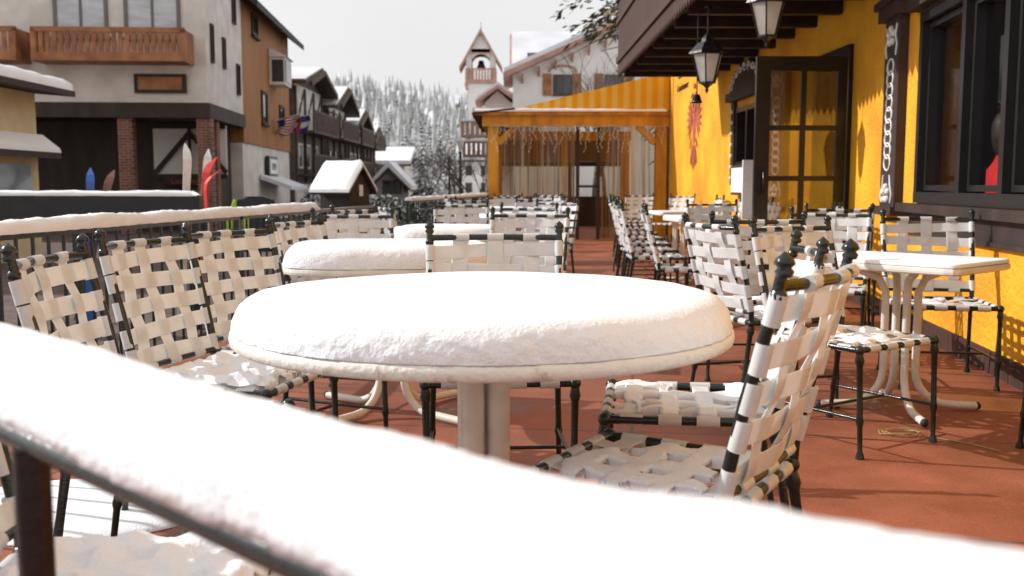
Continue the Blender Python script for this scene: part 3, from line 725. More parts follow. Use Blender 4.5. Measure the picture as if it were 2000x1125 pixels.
b.obj('roof_snow',SNOW,e)
b=MB(); b.pb(KP,.0,.08,-.04,.04,-.155,.6); b.obj('post',DKWOOD,e)
b=MB(); b.prism([KP.p(.305,.02,1.0),KP.p(.305,-.07,1.0),KP.p(.305,-.07,1.15),KP.p(.305,.02,1.15)],KP.u*.01); b.obj('notice',PAPER,e)
e.scale=(.88,.88,.965)

# ------------------------------------------------------------------ railings
def railing(p0,p1,ztop,label,spacing=.13,postsp=1.5,group='patio railings',rw_=.055,rh=.028,round_=None):
    p0=V((*p0,0));p1=V((*p1,0)); d=p1-p0; Ln=d.length; d.normalize()
    e=thing('railing',p0.lerp(p1,.5),label,'railing',group)
    b=MB()
    if round_: b.tube([p0+(p1-p0)*(i/8)+V((0,0,ztop-round_)) for i in range(9)],round_,20)
    else: b.beam(p0+V((0,0,ztop-rh/2)),p1+V((0,0,ztop-rh/2)),rw_,rh)
    b.obj('handrail',IRON,e)
    b=MB(); b.beam(p0+V((0,0,.10)),p1+V((0,0,.10)),.03,.03); b.obj('lower_rail',IRON,e)
    n=int(Ln/postsp)
    if n>0:
        for i in range(n+1):
            q=p0+d*(Ln*i/max(1,n)); b=MB(); b.beam(q+V((0,0,0)),q+V((0,0,ztop-.03)),.04,.04,up=(d.x,d.y,0)); b.obj('post',IRON,e)
    m=int(Ln/spacing); src=None
    for i in range(1,m):
        q=p0+d*(Ln*i/m)
        if src is None:
            b=MB(); b.beam((0,0,.116),(0,0,ztop-.03),.014,.014); src=b.obj('baluster',IRON,e,local=True); src.location=q-e.location+V((0,0,.116))
        else:
            c=src.copy(); COL.objects.link(c); c.parent=e; c.location=q-e.location+V((0,0,.116))
    return e
rl=lambda y:(-2.85+.12*y,y)
railing(rl(3.05),rl(7.2),.88,'dark metal patio railing with thick snow on top')
railing(rl(7.25),rl(11.3),.88,'dark metal patio railing partly covered by snow')
railing(rl(12.7),rl(19.7),.90,'dark metal patio railing near the awning')
strip_snow((*rl(3.0),.885),(*rl(8.95),.885),.12,.062,5,.03,label='thick snow lying along the metal railing')
strip_snow((*rl(12.7),.905),(*rl(19.6),.905),.10,.045,8,.06,label='snow lying along the far railing')
M0=V((-.494,.94,0)); dd=V((.72,-.69,0)).normalized(); nn=V((.69,.72,0)).normalized()
cp=M0+nn*.012
A_=cp-dd*2.78; B_=cp+dd*1.45
e=railing((A_.x,A_.y),(B_.x,B_.y),.874,'close dark metal railing under a thick snow cap',spacing=40,postsp=60,round_=.013)
for t in(-2.3,-1.6,-.9,.045,.9):
    q=cp+dd*t; b=MB(); b.tube([(q.x,q.y,0),(q.x,q.y,.855)],.0165,16); b.obj('post',BLACK,e)
cs=M0+nn*.050; A2=cs-dd*2.78; B2=cs+dd*1.41
def hf(q):
    return .031*min(1,max(0,(q-2.78-.66)/.34))+.008*min(1,max(0,(3.05-q)/.3))
strip_snow((A2.x,A2.y,.867),(B2.x,B2.y,.867),.098,.074,12,.009,label='deep soft snow covering the close railing',rough=.12,wob=.004,hv=.04,lip=.0,hfun=hf,K=30)

# ------------------------------------------------------------------ chair
chair=thing('patio_chair',(0,0,0),'dark green metal patio chair with woven white straps','chair','patio chairs')
def bp(x,t,off=0):
    c=1-(x/.25)**2
    y=-.235-.105*t-.05*c*(.35+.65*t)-off; z=.49+.42*t
    return V((x,y,z))
fr=MB()
for sx in(-1,1):
    fr.tube([(sx*.235,-.235,.40),(sx*.24,-.24,.50),(sx*.245,-.28,.68),(sx*.25,-.335,.88),(sx*.25,-.345,.93)],[.0135,.0135,.013,.012,.011],10)
    fr.lathe([(.014,-.01),(.0175,0),(.012,.006),(.0195,.013),(.0155,.024),(.009,.029),(.001,.036)],(sx*.25,-.347,.925),10)
    fr.lathe([(.012,-.016),(.016,-.01),(.016,.0),(.012,.006)],(sx*.25,-.337,.885),10)
fr.tube([bp(-.25+.5*i/14,.97) for i in range(15)],.0115,8)
fr.tube([bp(-.24+.48*i/8,.0) for i in range(9)],.010,8)
for a,c in(((-.235,-.235,.44),(.235,-.235,.44)),((-.25,.235,.44),(.25,.235,.44)),((-.235,-.235,.44),(-.25,.235,.44)),((.235,-.235,.44),(.25,.235,.44))): fr.tube([a,c],.013,8)
for a,c in(((-.243,-.265,.16),(-.247,.24,.16)),((.243,-.265,.16),(.247,.24,.16)),((-.245,0,.16),(.245,0,.16))): fr.tube([a,c],.007,6)
for sx in(-1,1):
    for sy in(-1,1): fr.ball((sx*(.235 if sy<0 else .25),sy*.235,.44),.020,0,8)
fr.obj('frame',IRON,chair,local=True)
for sx in(-1,1):
    for sy in(-1,1):
        b=MB()
        x=sx*(.235 if sy<0 else .25); x2=sx*(.25 if sy<0 else .245); y=sy*.235; y2=sy*.25-(.05 if sy<0 else 0)
        pts=[];rs=[]
        for t,r in((0,.013),(.08,.019),(.12,.013),(.35,.0115),(.6,.0125),(.66,.016),(.70,.011),(.93,.010),(.97,.016),(1.0,.018)):
            pts.append((x+(x2-x)*t,y+(y2-y)*t,.43*(1-t)+.001)); rs.append(r)
        b.tube(pts,rs,8); b.obj('leg',IRON,chair,local=True)
bk=MB()
xs=[-.142,0.0,.142]; SW=.062; ts=[.08,.275,.47,.665,.85]; SH=.053; WR=.060
wr=random.Random(9)
for j,x0 in enumerate(xs):
    pts=[];wd=[];nr=[]; lean=wr.uniform(-.018,.018)
    for i in range(31):
        t=-.01+i/30*.99; w_=0
        for q_i,q in enumerate(ts):
            w_+=(1 if (q_i+j)%2 else -1)*math.exp(-((t-q)/.075)**2)
        pts.append(bp(x0+lean*(t-.5)*2,t,-.0055*w_)); wd.append(V((1,0,0))); nr.append(V((0,1,.24)).normalized())
    bk.strap(pts,wd,SW,.003,nr)
    p=bp(x0+lean,.97); bk.tube([p-V((SW/2,0,0)),p+V((SW/2,0,0))],.0155,10); p=bp(x0-lean,.0); bk.tube([p-V((SW/2,0,0)),p+V((SW/2,0,0))],.0135,8)
for k,t in enumerate(ts):
    pts=[];wd=[];nr=[]; tl=wr.uniform(-.022,.022)
    for i in range(33):
        x=-.245+.49*i/32; w_=0
        for j,x0 in enumerate(xs): w_+=(-1 if (k+j)%2 else 1)*math.exp(-((x-x0)/.045)**2)
        pts.append(bp(x,t+tl*x/.25,-.0055*w_)); wd.append(V((0,-.24,1)).normalized()); nr.append(V((x*.4,1,.24)).normalized())
    bk.strap(pts,wd,SH,.003,nr)
    for sx in(-1,1):
        tt=t+tl*sx
        zz=.49+.42*tt; yy=-.235-.105*tt
        q=V((sx*(.24+.01*t),yy-.005,zz)); u=V((0,-.24,1)).normalized(); bk.tube([q-u*WR/2,q+u*WR/2],.0175,10)
bk.obj('backrest',STRAP,chair,local=True)
st=MB(); sx_=[-.165,-.055,.055,.165]; sy_=[-.16,-.053,.053,.16]
def sag(x,y): return .447-.022*(1-(x/.25)**2)*(1-(y/.24)**2)
for j,x0 in enumerate(sx_):
    pts=[];wd=[];nr=[]
    for i in range(29):
        y=-.235+.47*i/28; w_=sum((1 if (k+j)%2 else -1)*math.exp(-((y-q)/.036)**2) for k,q in enumerate(sy_))
        pts.append((x0,y,sag(x0,y)+.005*w_)); wd.append(V((1,0,0))); nr.append(V((0,0,1)))
    st.strap(pts,wd,.055,.003,nr)
    for yy in(-.235,.235): st.tube([(x0-.032,yy,.44),(x0+.032,yy,.44)],.0165,8)
for k,y0 in enumerate(sy_):
    pts=[];wd=[];nr=[]
    for i in range(29):
        x=-.243+.486*i/28; w_=sum((-1 if (k+j)%2 else 1)*math.exp(-((x-q)/.038)**2) for j,q in enumerate(sx_))
        pts.append((x,y0,sag(x,y0)+.005*w_)); wd.append(V((0,1,0))); nr.append(V((0,0,1)))
    st.strap(pts,wd,.055,.003,nr)
    for xx in(-.243,.243): st.tube([(xx,y0-.032,.44),(xx,y0+.032,.44)],.0165,8)
st.obj('seat',STRAP,chair,local=True)

def chair_snow_mesh(seed,amt,th=.024,open_=1.0):
    b=MB(); n=84; g={}
    for i in range(n+1):
        for j in range(n+1):
            x=-.232+.464*i/n; y=-.225+.45*j/n
            gx=min(abs(x-q) for q in sx_)-.024; gy=min(abs(y-q) for q in sy_)-.024
            hole=max(0,min(1,min(gx,gy)/.010))
            ed=min(1,(.232-abs(x))/.04,(.225-abs(y))/.04); ed=max(0,ed)**.5
            m=nz((x,y,0),6,seed)+amt
            cov=max(0,min(1,m*2.5))
            hk=hole*(1 if m<.62 else .35) if open_<1 else hole
            h=th*cov*ed*(1-hk)*(1+.45*nz((x,y,1),20,seed)) + .0012*nz((x,y,2),60,seed)
            if h>.004:
                g[i,j]=len(b.v); b.v.append(V((x,y,sag(x,y)+.006+h)))
    for i in range(n):
        for j in range(n):
            ks=[(i,j),(i+1,j),(i+1,j+1),(i,j+1)]
            if all(k in g for k in ks): b.f.append([g[k] for k in ks]); b.m.append(0); b.s.append(True)
    from collections import Counter
    ec=Counter()
    for f in list(b.f):
        for q in range(4): a,c=f[q],f[(q+1)%4]; ec[(min(a,c),max(a,c))]+=1
    ring=[k for k,v in ec.items() if v==1]; low={}
    def lo(a):
        if a not in low: p=b.v[a]; low[a]=len(b.v); b.v.append(V((p.x*.99,p.y*.99,sag(p.x,p.y)-.002)))
        return low[a]
    for a,c in ring: b.f.append([a,c,lo(c),lo(a)]); b.m.append(0); b.s.append(True)
    return b
snow_src=[]
for sd_,am,th,op in((1,.32,.022,1),(2,.12,.016,1),(4,.02,.015,1),(7,.75,.040,.5)):
    o=chair_snow_mesh(sd_,am,th,op).obj('seat_snow',SNOW); snow_src.append(o)
chairs=[ # x,y,fx,fy,snow type (-1 none)
(.53,2.98,-1,.14,0),(.325,2.20,-.85,.52,1),(-.05,3.5,.05,-1,1),(-.89,2.68,1,.07,0),(-.94,3.39,.97,-.25,3),(-.86,4.0,.90,-.43,3),
(-.78,5.05,.95,-.3,0),(-.98,6.0,.1,-1,1),(-.9,7.4,.8,-.5,1),(.05,6.2,-.2,-1,1),(-.45,9.2,.1,-1,1),(-.62,1.52,1,.1,3),
(1.47,4.27,.55,-.83,0),(1.37,5.83,.05,1,1),(2.0,6.35,-.4,-1,2),(2.40,5.55,-.15,-1,2),(2.5,7.6,-.3,-1,2),(2.29,3.74,-.3,-1,1),
(1.40,7.9,1,-.1,1),(1.33,9.2,1,0,1),(1.40,10.2,1,.1,1),(1.52,11.3,1,0,1),(1.62,12.5,1,.1,2),(1.74,13.7,1,-.1,2),(1.86,15.1,1,0,2),(1.98,16.5,1,-.1,2),
(2.5,8.8,-1,.2,2),(2.75,10.9,-1,.1,2),(2.8,12.3,-1,0,2),(2.8,13.6,-1,.1,-1),(2.8,15.1,-1,0,-1),(2.05,9.9,0,-1,1),
(.0,8.0,-.4,-.9,1),(-.75,8.6,.9,.3,1),(.3,10.4,-.5,-.8,1),(-.35,11.9,.5,-.9,1),(.2,12.9,-.3,-1,2),(-.5,13.6,.9,.3,2),(.4,14.4,-1,0,2),(-.1,15.6,.1,-1,2),(.45,16.7,-.5,-1,2),(.0,17.6,.2,-1,-1),(2.3,18.2,-.2,-1,-1),(2.7,17.0,-.7,-.7,-1),(.6,18.6,-.3,-1,-1),(1.30,5.02,.95,.30,0),
]
for k,(x,y,fx,fy,sn) in enumerate(chairs):
    rz=math.atan2(fy,fx)-math.pi/2
    lb='dark green metal chair with woven white straps'+(' and snowy seat' if sn>=0 else '')
    scl=1.02 if k==1 else 1.0
    if k==0:
        c=chair; c.location=(x,y,0.001); c.rotation_euler=(0,0,rz); c['label']=lb
    else: c=copytree(chair,(x,y,.001),rz,scl,lb)
    if sn>=0 and y<13:
        s=snow_src[sn].copy(); COL.objects.link(s); s.scale=(scl,)*3
        s.location=(V((x,y,0))+Matrix.Rotation(rz,3,'Z')@(snow_src[sn].location*scl)); s.location.z=snow_src[sn].location.z*scl+.001
        s.rotation_euler=(0,0,rz); s['label']='clumpy snow resting on the woven chair seat'; s['category']='snow'; s['group']='snow on chair seats'
for o in snow_src: bpy.data.objects.remove(o)

# ------------------------------------------------------------------ tables
def snow_mound(name,c,a,bb,ex,h,rotz,seed,label,nt=200,edge=.09,z0=.735,rough=1.0,dome=.008,fine=1.0):
    b=MB()
    NR=26; NA=34
    cz=math.cos(rotz); sz=math.sin(rotz)
    rings=[('t',i/(NR-1)) for i in range(1,NR)]+[('e',i/NA*rad(112)) for i in range(1,NA+1)]
    b.v.append(V((c[0],c[1],z0+h+dome)))
    for kind,q in rings:
        for j in range(nt):
            th=2*math.pi*j/nt; ct,s_=math.cos(th),math.sin(th)
            R=1/((abs(ct)/a)**ex+(abs(s_)/bb)**ex)**(1/ex)
            ev=edge*(1+.25*nz((ct*2,s_*2,seed),1.3))
            if kind=='t':
                r=(R-ev)*q; z=h+dome*(1-q*q); ox=0; oz=1
            else:
                ox=math.sin(q); oz=math.cos(q)
                r=R-ev+ev*(ox**.85 if ox>0 else 0); z=h*( (max(0,oz))**.9 ) if oz>=0 else h*oz*.25
            p=V((r*ct,r*s_,z)); wp=V((c[0],c[1],z0))+p
            am=rough*(.25 if kind=='t' else .25+.55*min(1,q/1.0))
            dp=.006*am*nz(wp,8,seed)+.006*nz(wp,2.5,seed)*rough
            if kind=='e':
                fade=min(1,q/1.0)**1.8
                dp+=fade*rough*fine*(.0026*nz(wp,24,seed)+.0028*nz(wp,48,seed)+.0019*nz(wp,95,seed)+.0011*nz(wp,180,seed))
            p+=V((ct*ox,s_*ox,oz))*dp
            b.v.append(V((c[0]+p.x*cz-p.y*sz,c[1]+p.x*sz+p.y*cz,z0+max(p.z,.001))))
    for j in range(nt): b.f.append([0,1+j,1+(j+1)%nt]); b.m.append(0); b.s.append(True)
    for i in range(len(rings)-1):
        for j in range(nt):
            k=(j+1)%nt; o_=1+i*nt; b.f.append([o_+j,o_+nt+j,o_+nt+k,o_+k]); b.m.append(0); b.s.append(True)
    return b.obj(name,SNOW,label=label,category='snow')
def base_legs(e,spread,rr=.022,zt=.69,off=.05):
    for sx in(-1,1):
        for sy in(-1,1):
            b=MB(); pts=[(sx*(off+.12),sy*(off+.10),zt),(sx*(off+.03),sy*(off+.02),zt-.05),(sx*off,sy*off,zt-.12),(sx*off,sy*off,.2)]
            for i in range(1,7):
                t=i/6*math.pi/2; pts.append((sx*(off+.12*(1-math.cos(t))),sy*(off+.12*(1-math.cos(t))),.2-.17*math.sin(t)))
            pts.append((sx*(off+spread*.75),sy*(off+spread*.75),.024)); b.tube(pts,rr,10,0); b.obj('leg',CREAM,e,local=True)
            b=MB(); b.ball((sx*(off+spread*.75),sy*(off+spread*.75),.024),rr*1.05,0,8); b.obj('foot',RUBBER,e,local=True)
TX,TY,TR=-.075,2.58,.640
e=thing('round_table',(TX,TY,0),'round cream metal patio table under thick snow','table')
e.rotation_euler=(0,0,rad(12))
b=MB(); b.lathe([(.001,.706),(TR-.03,.706),(TR-.008,.708),(TR,.714),(TR+.002,.726),(TR,.738),(TR-.008,.743),(TR-.03,.744),(.001,.743)],(0,0,0),96)
b.obj('table_top',RIM,e,local=True)
base_legs(e,.42,.030,.706,.034)
snow_mound('table_snow',(TX,TY),TR-.004,TR-.004,2,.084,0,3,'thick smooth layer of snow on the round table',nt=620,edge=.085,z0=.743,rough=.9)
def rect_table(x,y,a,bb,rz,zt,label,snow,group='rectangular patio tables',ex=6,sl='snow on the patio table',rough=.7,edge=.05,exs=None):
    e=thing('patio_table',(x,y,0),label,'table',group)
    e.rotation_euler=(0,0,rz)
    b=MB(); nt=96; pr=[(.3,0),(.97,0),(.995,.006),(1,.016),(.995,.028),(.97,.034),(.3,.034)]
    for q,z in pr:
        for j in range(nt):
            th=2*math.pi*j/nt; ct,s_=math.cos(th),math.sin(th); R=1/((abs(ct)/a)**ex+(abs(s_)/bb)**ex)**(1/ex)
            b.v.append(V((R*q*ct,R*q*s_,zt-.034+z)))
    for i in range(len(pr)-1):
        for j in range(nt): k=(j+1)%nt; b.f.append([i*nt+j,i*nt+k,(i+1)*nt+k,(i+1)*nt+j]); b.m.append(0); b.s.append(False)
    b.f.append(list(range(nt))[::-1]); b.f.append(list(range(len(pr)*nt-nt,len(pr)*nt))); b.m+=[0,0]; b.s+=[False,False]
    b.obj('table_top',CREAM,e,local=True)
    base_legs(e,min(a,bb)*.95,.019,zt-.034,.055)
    if snow>0: snow_mound('table_snow',(x,y),a-.005,bb-.005,exs or ex,snow,rz,x*3+y,sl,nt=260,edge=edge,z0=zt,rough=rough)
TK='patio table buried under a thick pillow of snow'; TKs='thick pillow of snow on the patio table'
rect_table(-.58,4.75,.50,.40,.1,.73,TK,.10,sl=TKs,ex=3.2,edge=.09)
rect_table(-.42,6.95,.42,.38,-.1,.73,TK,.09,sl=TKs,ex=3.2,edge=.08)
rect_table(.0,10.9,.4,.4,.2,.73,'patio table with a layer of snow',.07,sl='layer of snow on the patio table')
rect_table(-.1,14.3,.4,.4,.2,.73,'patio table with a layer of snow',.06,sl='layer of snow on the patio table')
SQ='square cream patio table with thin snow'; SQs='thin even snow on the square table'
rect_table(1.90,4.82,.30,.40,rad(41.3),.735,'square cream patio table with curved tube legs and thin snow',.018,sl=SQs,edge=.012,rough=.12,ex=16)
rect_table(1.90,7.95,.34,.36,.1,.73,SQ,.03,sl=SQs,edge=.03,rough=.3,ex=12)
rect_table(2.12,11.2,.36,.38,.1,.73,SQ,.03,sl=SQs,edge=.03,rough=.3,ex=12)
rect_table(2.28,13.6,.36,.38,.1,.73,SQ,.02,sl=SQs,edge=.02,rough=.3,ex=12)
for k,(x,y,a,bb) in enumerate([(-1.5,3.3,.5,.35),(-1.7,4.6,.35,.6),(-1.35,6.2,.4,.5),(-1.1,2.2,.5,.3),(-1.5,8.2,.3,.9)]):
    snow_mound('snow_patch',(x,y),a,bb,1.8,.02,.3*k,k+20,'thin patch of snow on the patio floor',nt=80,edge=.12,z0=.001,rough=.6)
b=MB(); rnd=random.Random(2)
b.tube([(1.72+.10*math.cos(i*.55)*(1-.012*i)+rnd.uniform(-.01,.01),4.33+.07*math.sin(i*.55)*(1-.01*i)+rnd.uniform(-.01,.01),.006+.004*(i%3)) for i in range(34)]+[(1.95,4.15,.006),(2.02,4.02,.006)],.0025,5)
b.obj('dry_twine',mat('twine',(.4,.3,.12),None,5,.8),label='small coil of dry straw coloured twine on the floor',category='twine')

# ------------------------------------------------------------------ restaurant
WA=Pl((2.134,0,0),(.1191,.9929,0),(-.9929,.1191,0))
WB=Pl((3.31,9.8,0),(-.0108,.99994,0),(-.99994,-.0108,0))
e=thing('restaurant',(4,10,0),'yellow stucco restaurant with dark wood trim and balcony','building')
b=MB(); wall_open(b,WA,.5,9.87,0,7,[(4.3,7.54,.97,2.36)],.28); 
wall_open(b,WB,0.0,10.2,0,7,[(.12,1.02,0.01,2.36),(3.5,4.75,1.36,2.2)],.28)
b.obj('wall',YEL,e)
b=MB(); b.box(3.18,8,20.0,20.25,0,7); b.obj('end_wall',YEL,e)
b=MB(); b.pb(WA,.5,9.6,.0,.025,.0,.13); b.pb(WB,1.1,10.1,.0,.025,.0,.13); b.obj('baseboard',FASCIA,e)
b=MB(); b.pb(WA,.5,7.75,.0,.03,.74,.90); b.pb(WA,.5,7.8,.0,.09,.90,.965)
b.pb(WA,.5,7.75,.03,.045,.74,.77)
b.obj('window_ledge',DKWOOD,e)
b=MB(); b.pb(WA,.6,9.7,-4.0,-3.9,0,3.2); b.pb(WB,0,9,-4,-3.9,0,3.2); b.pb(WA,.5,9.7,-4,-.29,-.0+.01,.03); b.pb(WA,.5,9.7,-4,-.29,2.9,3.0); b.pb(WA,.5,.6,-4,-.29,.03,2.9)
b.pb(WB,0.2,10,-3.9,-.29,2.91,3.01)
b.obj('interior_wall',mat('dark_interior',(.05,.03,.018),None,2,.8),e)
g=MB(); g.pb(WA,4.36,7.48,-.09,-.08,1.03,2.30); wv=g.obj('window',GLASS,e,label='large dark framed restaurant window')
f=MB(); F=.075
f.pb(WA,4.30,7.54,-.14,.03,.97,1.05); f.pb(WA,4.30,7.54,-.14,.03,2.28,2.36)
for a in(4.3,5.02,5.74,6.50,7.465): f.pb(WA,a,a+F,-.138,.028,1.05,2.28)
for a0,a1 in((5.095,5.74),(5.815,6.5),(6.575,7.465)):
    f.pb(WA,a0+.01,a0+.05,-.12,-.02,1.06,2.27); f.pb(WA,a1-.05,a1-.01,-.12,-.02,1.06,2.27); f.pb(WA,a0+.05,a1-.05,-.12,-.02,1.06,1.10); f.pb(WA,a0+.05,a1-.05,-.12,-.02,2.23,2.27)
fo=f.obj('frame',mat('window_black',(.02,.018,.018),None,5,.3)); fo.parent=wv; fo.location=fo.location-wv.location-e.location
b=MB(); b.pb(WA,4.2,7.66,.0,.10,2.38,2.50); b.obj('lintel',DKWOOD,e)
b=MB(); b.pb(WA,7.93,8.38,.0,.07,.93,2.42,0); b.pb(WA,7.87,8.44,.0,.12,2.42,2.52,0); b.pb(WA,7.83,8.48,.0,.15,2.52,2.58,0); b.pb(WA,7.87,8.44,.0,.11,.86,.93,0)
o=b.obj('ornamental_column',mat('column_brown',(.045,.022,.02),None,5,.6),e,label='dark painted column with white chain and flower pattern')
b=MB()
def ringA(P,a,c,ra,rc,b0,r,n=18):
    b.tube([P.p(a+ra*math.cos(2*math.pi*i/n),b0,c+rc*math.sin(2*math.pi*i/n)) for i in range(n+1)],r,5,0,False)
for i in range(9): ringA(WA,8.155,1.28+i*.095,.095,.062,.075,.009)
for cc in(1.03,2.28):
    for i in range(5):
        w_=i*2*math.pi/5+.3; p=WA.p(8.155+.07*math.cos(w_),.076,cc+.055*math.sin(w_)); b.ball(p,.030,0,8)
for sg in(-1,1): b.tube([WA.p(8.155+sg*.14,.076,2.12),WA.p(8.155+sg*.17,.076,2.2),WA.p(8.155+sg*.12,.076,2.28),WA.p(8.155+sg*.16,.076,2.36)],.009,5)
for sg in(-1,1): b.tube([WA.p(8.155+sg*.14,.076,.96),WA.p(8.155+sg*.17,.076,1.03),WA.p(8.155+sg*.12,.076,1.1),WA.p(8.155+sg*.1,.076,1.18)],.009,5)
oo=b.obj('painted_pattern',WHITEP); oo.parent=o; oo.location=oo.location-o.location-e.location
g=MB(); g.pb(WB,3.55,4.7,-.06,-.05,1.4,2.16); wv=g.obj('window',GLASS,e,label='small dark window with carved surround')
f=MB(); f.pb(WB,3.5,4.75,-.1,.03,1.36,1.43); f.pb(WB,3.5,4.75,-.1,.03,2.13,2.2)
for a in(3.5,4.1,4.68): f.pb(WB,a,a+.07,-.098,.028,1.43,2.13)
fo=f.obj('frame',BLACK); fo.parent=wv; fo.location=fo.location-wv.location-e.location
b=MB(); b.pb(WB,3.3,3.48,.0,.05,1.1,2.3); b.pb(WB,4.78,4.96,.0,.05,1.1,2.3); b.pb(WB,3.2,5.06,.0,.12,2.3,2.42)
pts=[WB.p(4.13+.9*math.cos(t_*math.pi/12),.002,2.42+(.36+.05*(t_%2))*math.sin(t_*math.pi/12)) for t_ in range(13)]
b.prism(pts,WB.n*.06); b.obj('carved_surround',DKWOOD,e)
b=MB()
for i in range(9):
    w_=math.pi*(i+.5)/9; a=4.13+.75*math.cos(w_); c=2.44+.30*math.sin(w_)
    pp=[WB.p(a+ (.10*(1-k/12))*math.cos(k*.7+i),.072,c+(.07*(1-k/12))*math.sin(k*.7+i)) for k in range(11)]
    b.tube(pp,.012,5,0,False)
for a in(3.39,4.87):
    for i in range(7): b.ball(WB.p(a,.055,1.2+i*.16),.03,0,6)
b.obj('painted_scrolls',WHITEP,e)
b=MB()
def epl(cx,cz,la,lc,ang,z=0.0,n=14):
    pts=[]
    for i in range(n):
        w_=2*math.pi*i/n; x=la*math.cos(w_); y=lc*math.sin(w_); X=x*math.cos(ang)-y*math.sin(ang); Y=x*math.sin(ang)+y*math.cos(ang)
        pts.append(WB.p(8.0+(cx+X),.003+z,2.1+cz+Y))
    b.prism(pts,WB.n*.006)
epl(0,.05,.13,.32,0)
for sg in(-1,1):
    for i in range(7):
        an=(-.95+.32*i); L_=.34-.02*abs(i-3)
        epl(sg*(.16+.25*math.cos(an)),.12+.22*math.sin(an)+.05,L_*.75,.035,an if sg>0 else math.pi-an,.001*(i+1))
    epl(sg*.12,.42,.06,.17,-sg*.35,.009); epl(sg*.17,.58,.085,.05,0,.011); epl(sg*.27,.57,.05,.018,-.2*sg,.013)
    for i in range(3): epl(sg*(.06+.07*i),-.45-.03*(2-i),.028,.2,sg*(.12+.2*i),.004+.001*i)
    epl(sg*.26,-.25,.14,.025,-sg*.8,.012)
epl(0,-.5,.03,.26,0,.01); epl(0,.74,.09,.05,0,.01)
b.obj('eagle_emblem',REDP,e,label='red double headed heraldic eagle painted on the wall')
text('Gasthof','lettering',.22,Pl(WB.o,(-WB.u),WB.n),-9.35,.003,3.12,DKWOOD,e)
text('Gramshammer','lettering',.2,Pl(WB.o,(-WB.u),WB.n),-9.2,.003,2.88,DKWOOD,e)
b=MB(); b.pb(WB,.02,.12,-.1,.04,0,2.46); b.pb(WB,1.02,1.12,-.1,.04,0,2.46); b.pb(WB,.12,1.02,-.1,.04,2.36,2.46); b.obj('door_frame',BLACK,e)
DP=Pl((3.25,9.83,0),(-1,0,0),(0,-1,0))
b=MB()
for (a0,a1,c0,c1) in((0,.09,.03,2.34),(.74,.88,.03,2.34),(.09,.74,2.2,2.34),(.09,.74,.03,.42)): b.pb(DP,a0,a1,-.03,.03,c0,c1)
b.pb(DP,.09,.74,-.025,.025,1.63,1.68); b.pb(DP,.09,.74,-.025,.025,1.14,1.19); b.pb(DP,.39,.44,-.022,.022,.42,2.2)
dr=b.obj('door',BLACK,e,label='open black glazed door with six panes')
g=MB(); g.pb(DP,.09,.74,-.006,.006,.42,2.2); go=g.obj('glass',glassmat('door_glass',(.50,.46,.38),.30,.03)); go.parent=dr; go.location=go.location-dr.location-e.location
g=MB(); g.tube([DP.p(.80,.03,1.02),DP.p(.80,.08,1.02),DP.p(.80,.08,1.22),DP.p(.80,.03,1.22)],.012,8); g.pb(DP,.765,.835,.03,.045,.98,1.26); go=g.obj('handle',BLACK); go.parent=dr; go.location=go.location-dr.location-e.location
b=MB(); BX=1.72
b.box(BX,3.30,7.6,16,2.93,3.02,0)
for i in range(11): y=7.7+i*.82; b.box(BX+.05,3.30,y,y+.1,2.80,2.93,0)
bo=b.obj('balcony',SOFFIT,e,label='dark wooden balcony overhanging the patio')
b=MB()
n=56
for i in range(n):
    y=7.6+i*.15; b.box(BX-.05,BX-.02,y,y+.138,2.86,3.95); b.prism([(BX-.05,y,2.86),(BX-.05,y+.138,2.86),(BX-.05,y+.069,2.79)],(.03,0,0))
b.box(BX-.09,BX+.03,7.55,16.05,3.95,4.03); b.box(BX-.08,BX-.051,7.6,16,3.0,3.1); b.box(BX-.08,BX-.051,7.6,16,3.6,3.68)
n=10
for i in range(n): x=BX+i*.155; b.box(x,x+.147,15.99,16.02,2.86,3.95)
b.box(BX,3.28,15.97,16.06,3.95,4.03)
oo=b.obj('railing_boards',FASCIA); oo.parent=bo; oo.location=oo.location-bo.location-e.location
b=MB(); b.hexa([(2.0,.3,5.6),(5,.3,6.6),(5,21,6.6),(2.0,21,5.6),(2.0,.3,5.8),(5,.3,6.8),(5,21,6.8),(2.0,21,5.8)]); b.obj('roof',DKWOOD,e)

def lantern(loc,hang,label,s=1.0):
    e=thing('lantern',loc,label,'lantern','hanging lanterns')
    fr=MB(); gl=MB(); K=6
    def rg(r,z): return [V((r*math.cos(math.pi*2*i/K+.2)*s,r*math.sin(math.pi*2*i/K+.2)*s,z*s)) for i in range(K)]
    a=rg(.075,0);c=rg(.145,.26)
    for i in range(K):
        fr.beam(a[i],c[i],.012*s,.012*s); fr.beam(a[i],a[(i+1)%K],.014*s,.014*s); fr.beam(c[i],c[(i+1)%K],.02*s,.02*s)
    fr.lathe([(.17*s,.26*s),(.165*s,.28*s),(.09*s,.36*s),(.06*s,.37*s),(.055*s,.40*s),(.02*s,.44*s),(.001,.46*s)],(0,0,0),6,sm=False)
    fr.lathe([(.075*s,0),(.03*s,-.03*s),(.012*s,-.05*s),(.02*s,-.065*s),(.001,-.10*s)],(0,0,0),8)
    fr.obj('lantern_frame',BLACK,e,local=True)
    for i in range(K):
        j=(i+1)%K; gl.add([a[i]*.97,a[j]*.97,c[j]*.97+V((0,0,.006)),c[i]*.97+V((0,0,.006))],[(0,1,2,3)])
    gl.obj('lantern_glass',LITE,e,local=True)
    b=MB(); b.tube([(0,0,.45*s),(0,0,hang)],.008,6); b.lathe([(.04,hang-.02),(.04,hang)],(0,0,0),10); b.obj('hanging_rod',BLACK,e,local=True)
lantern((1.88,9.75,2.08),.72,'black lantern hanging under the balcony',1.05)
lantern((2.12,8.45,2.33),.47,'black lantern hanging under the balcony',1.05)
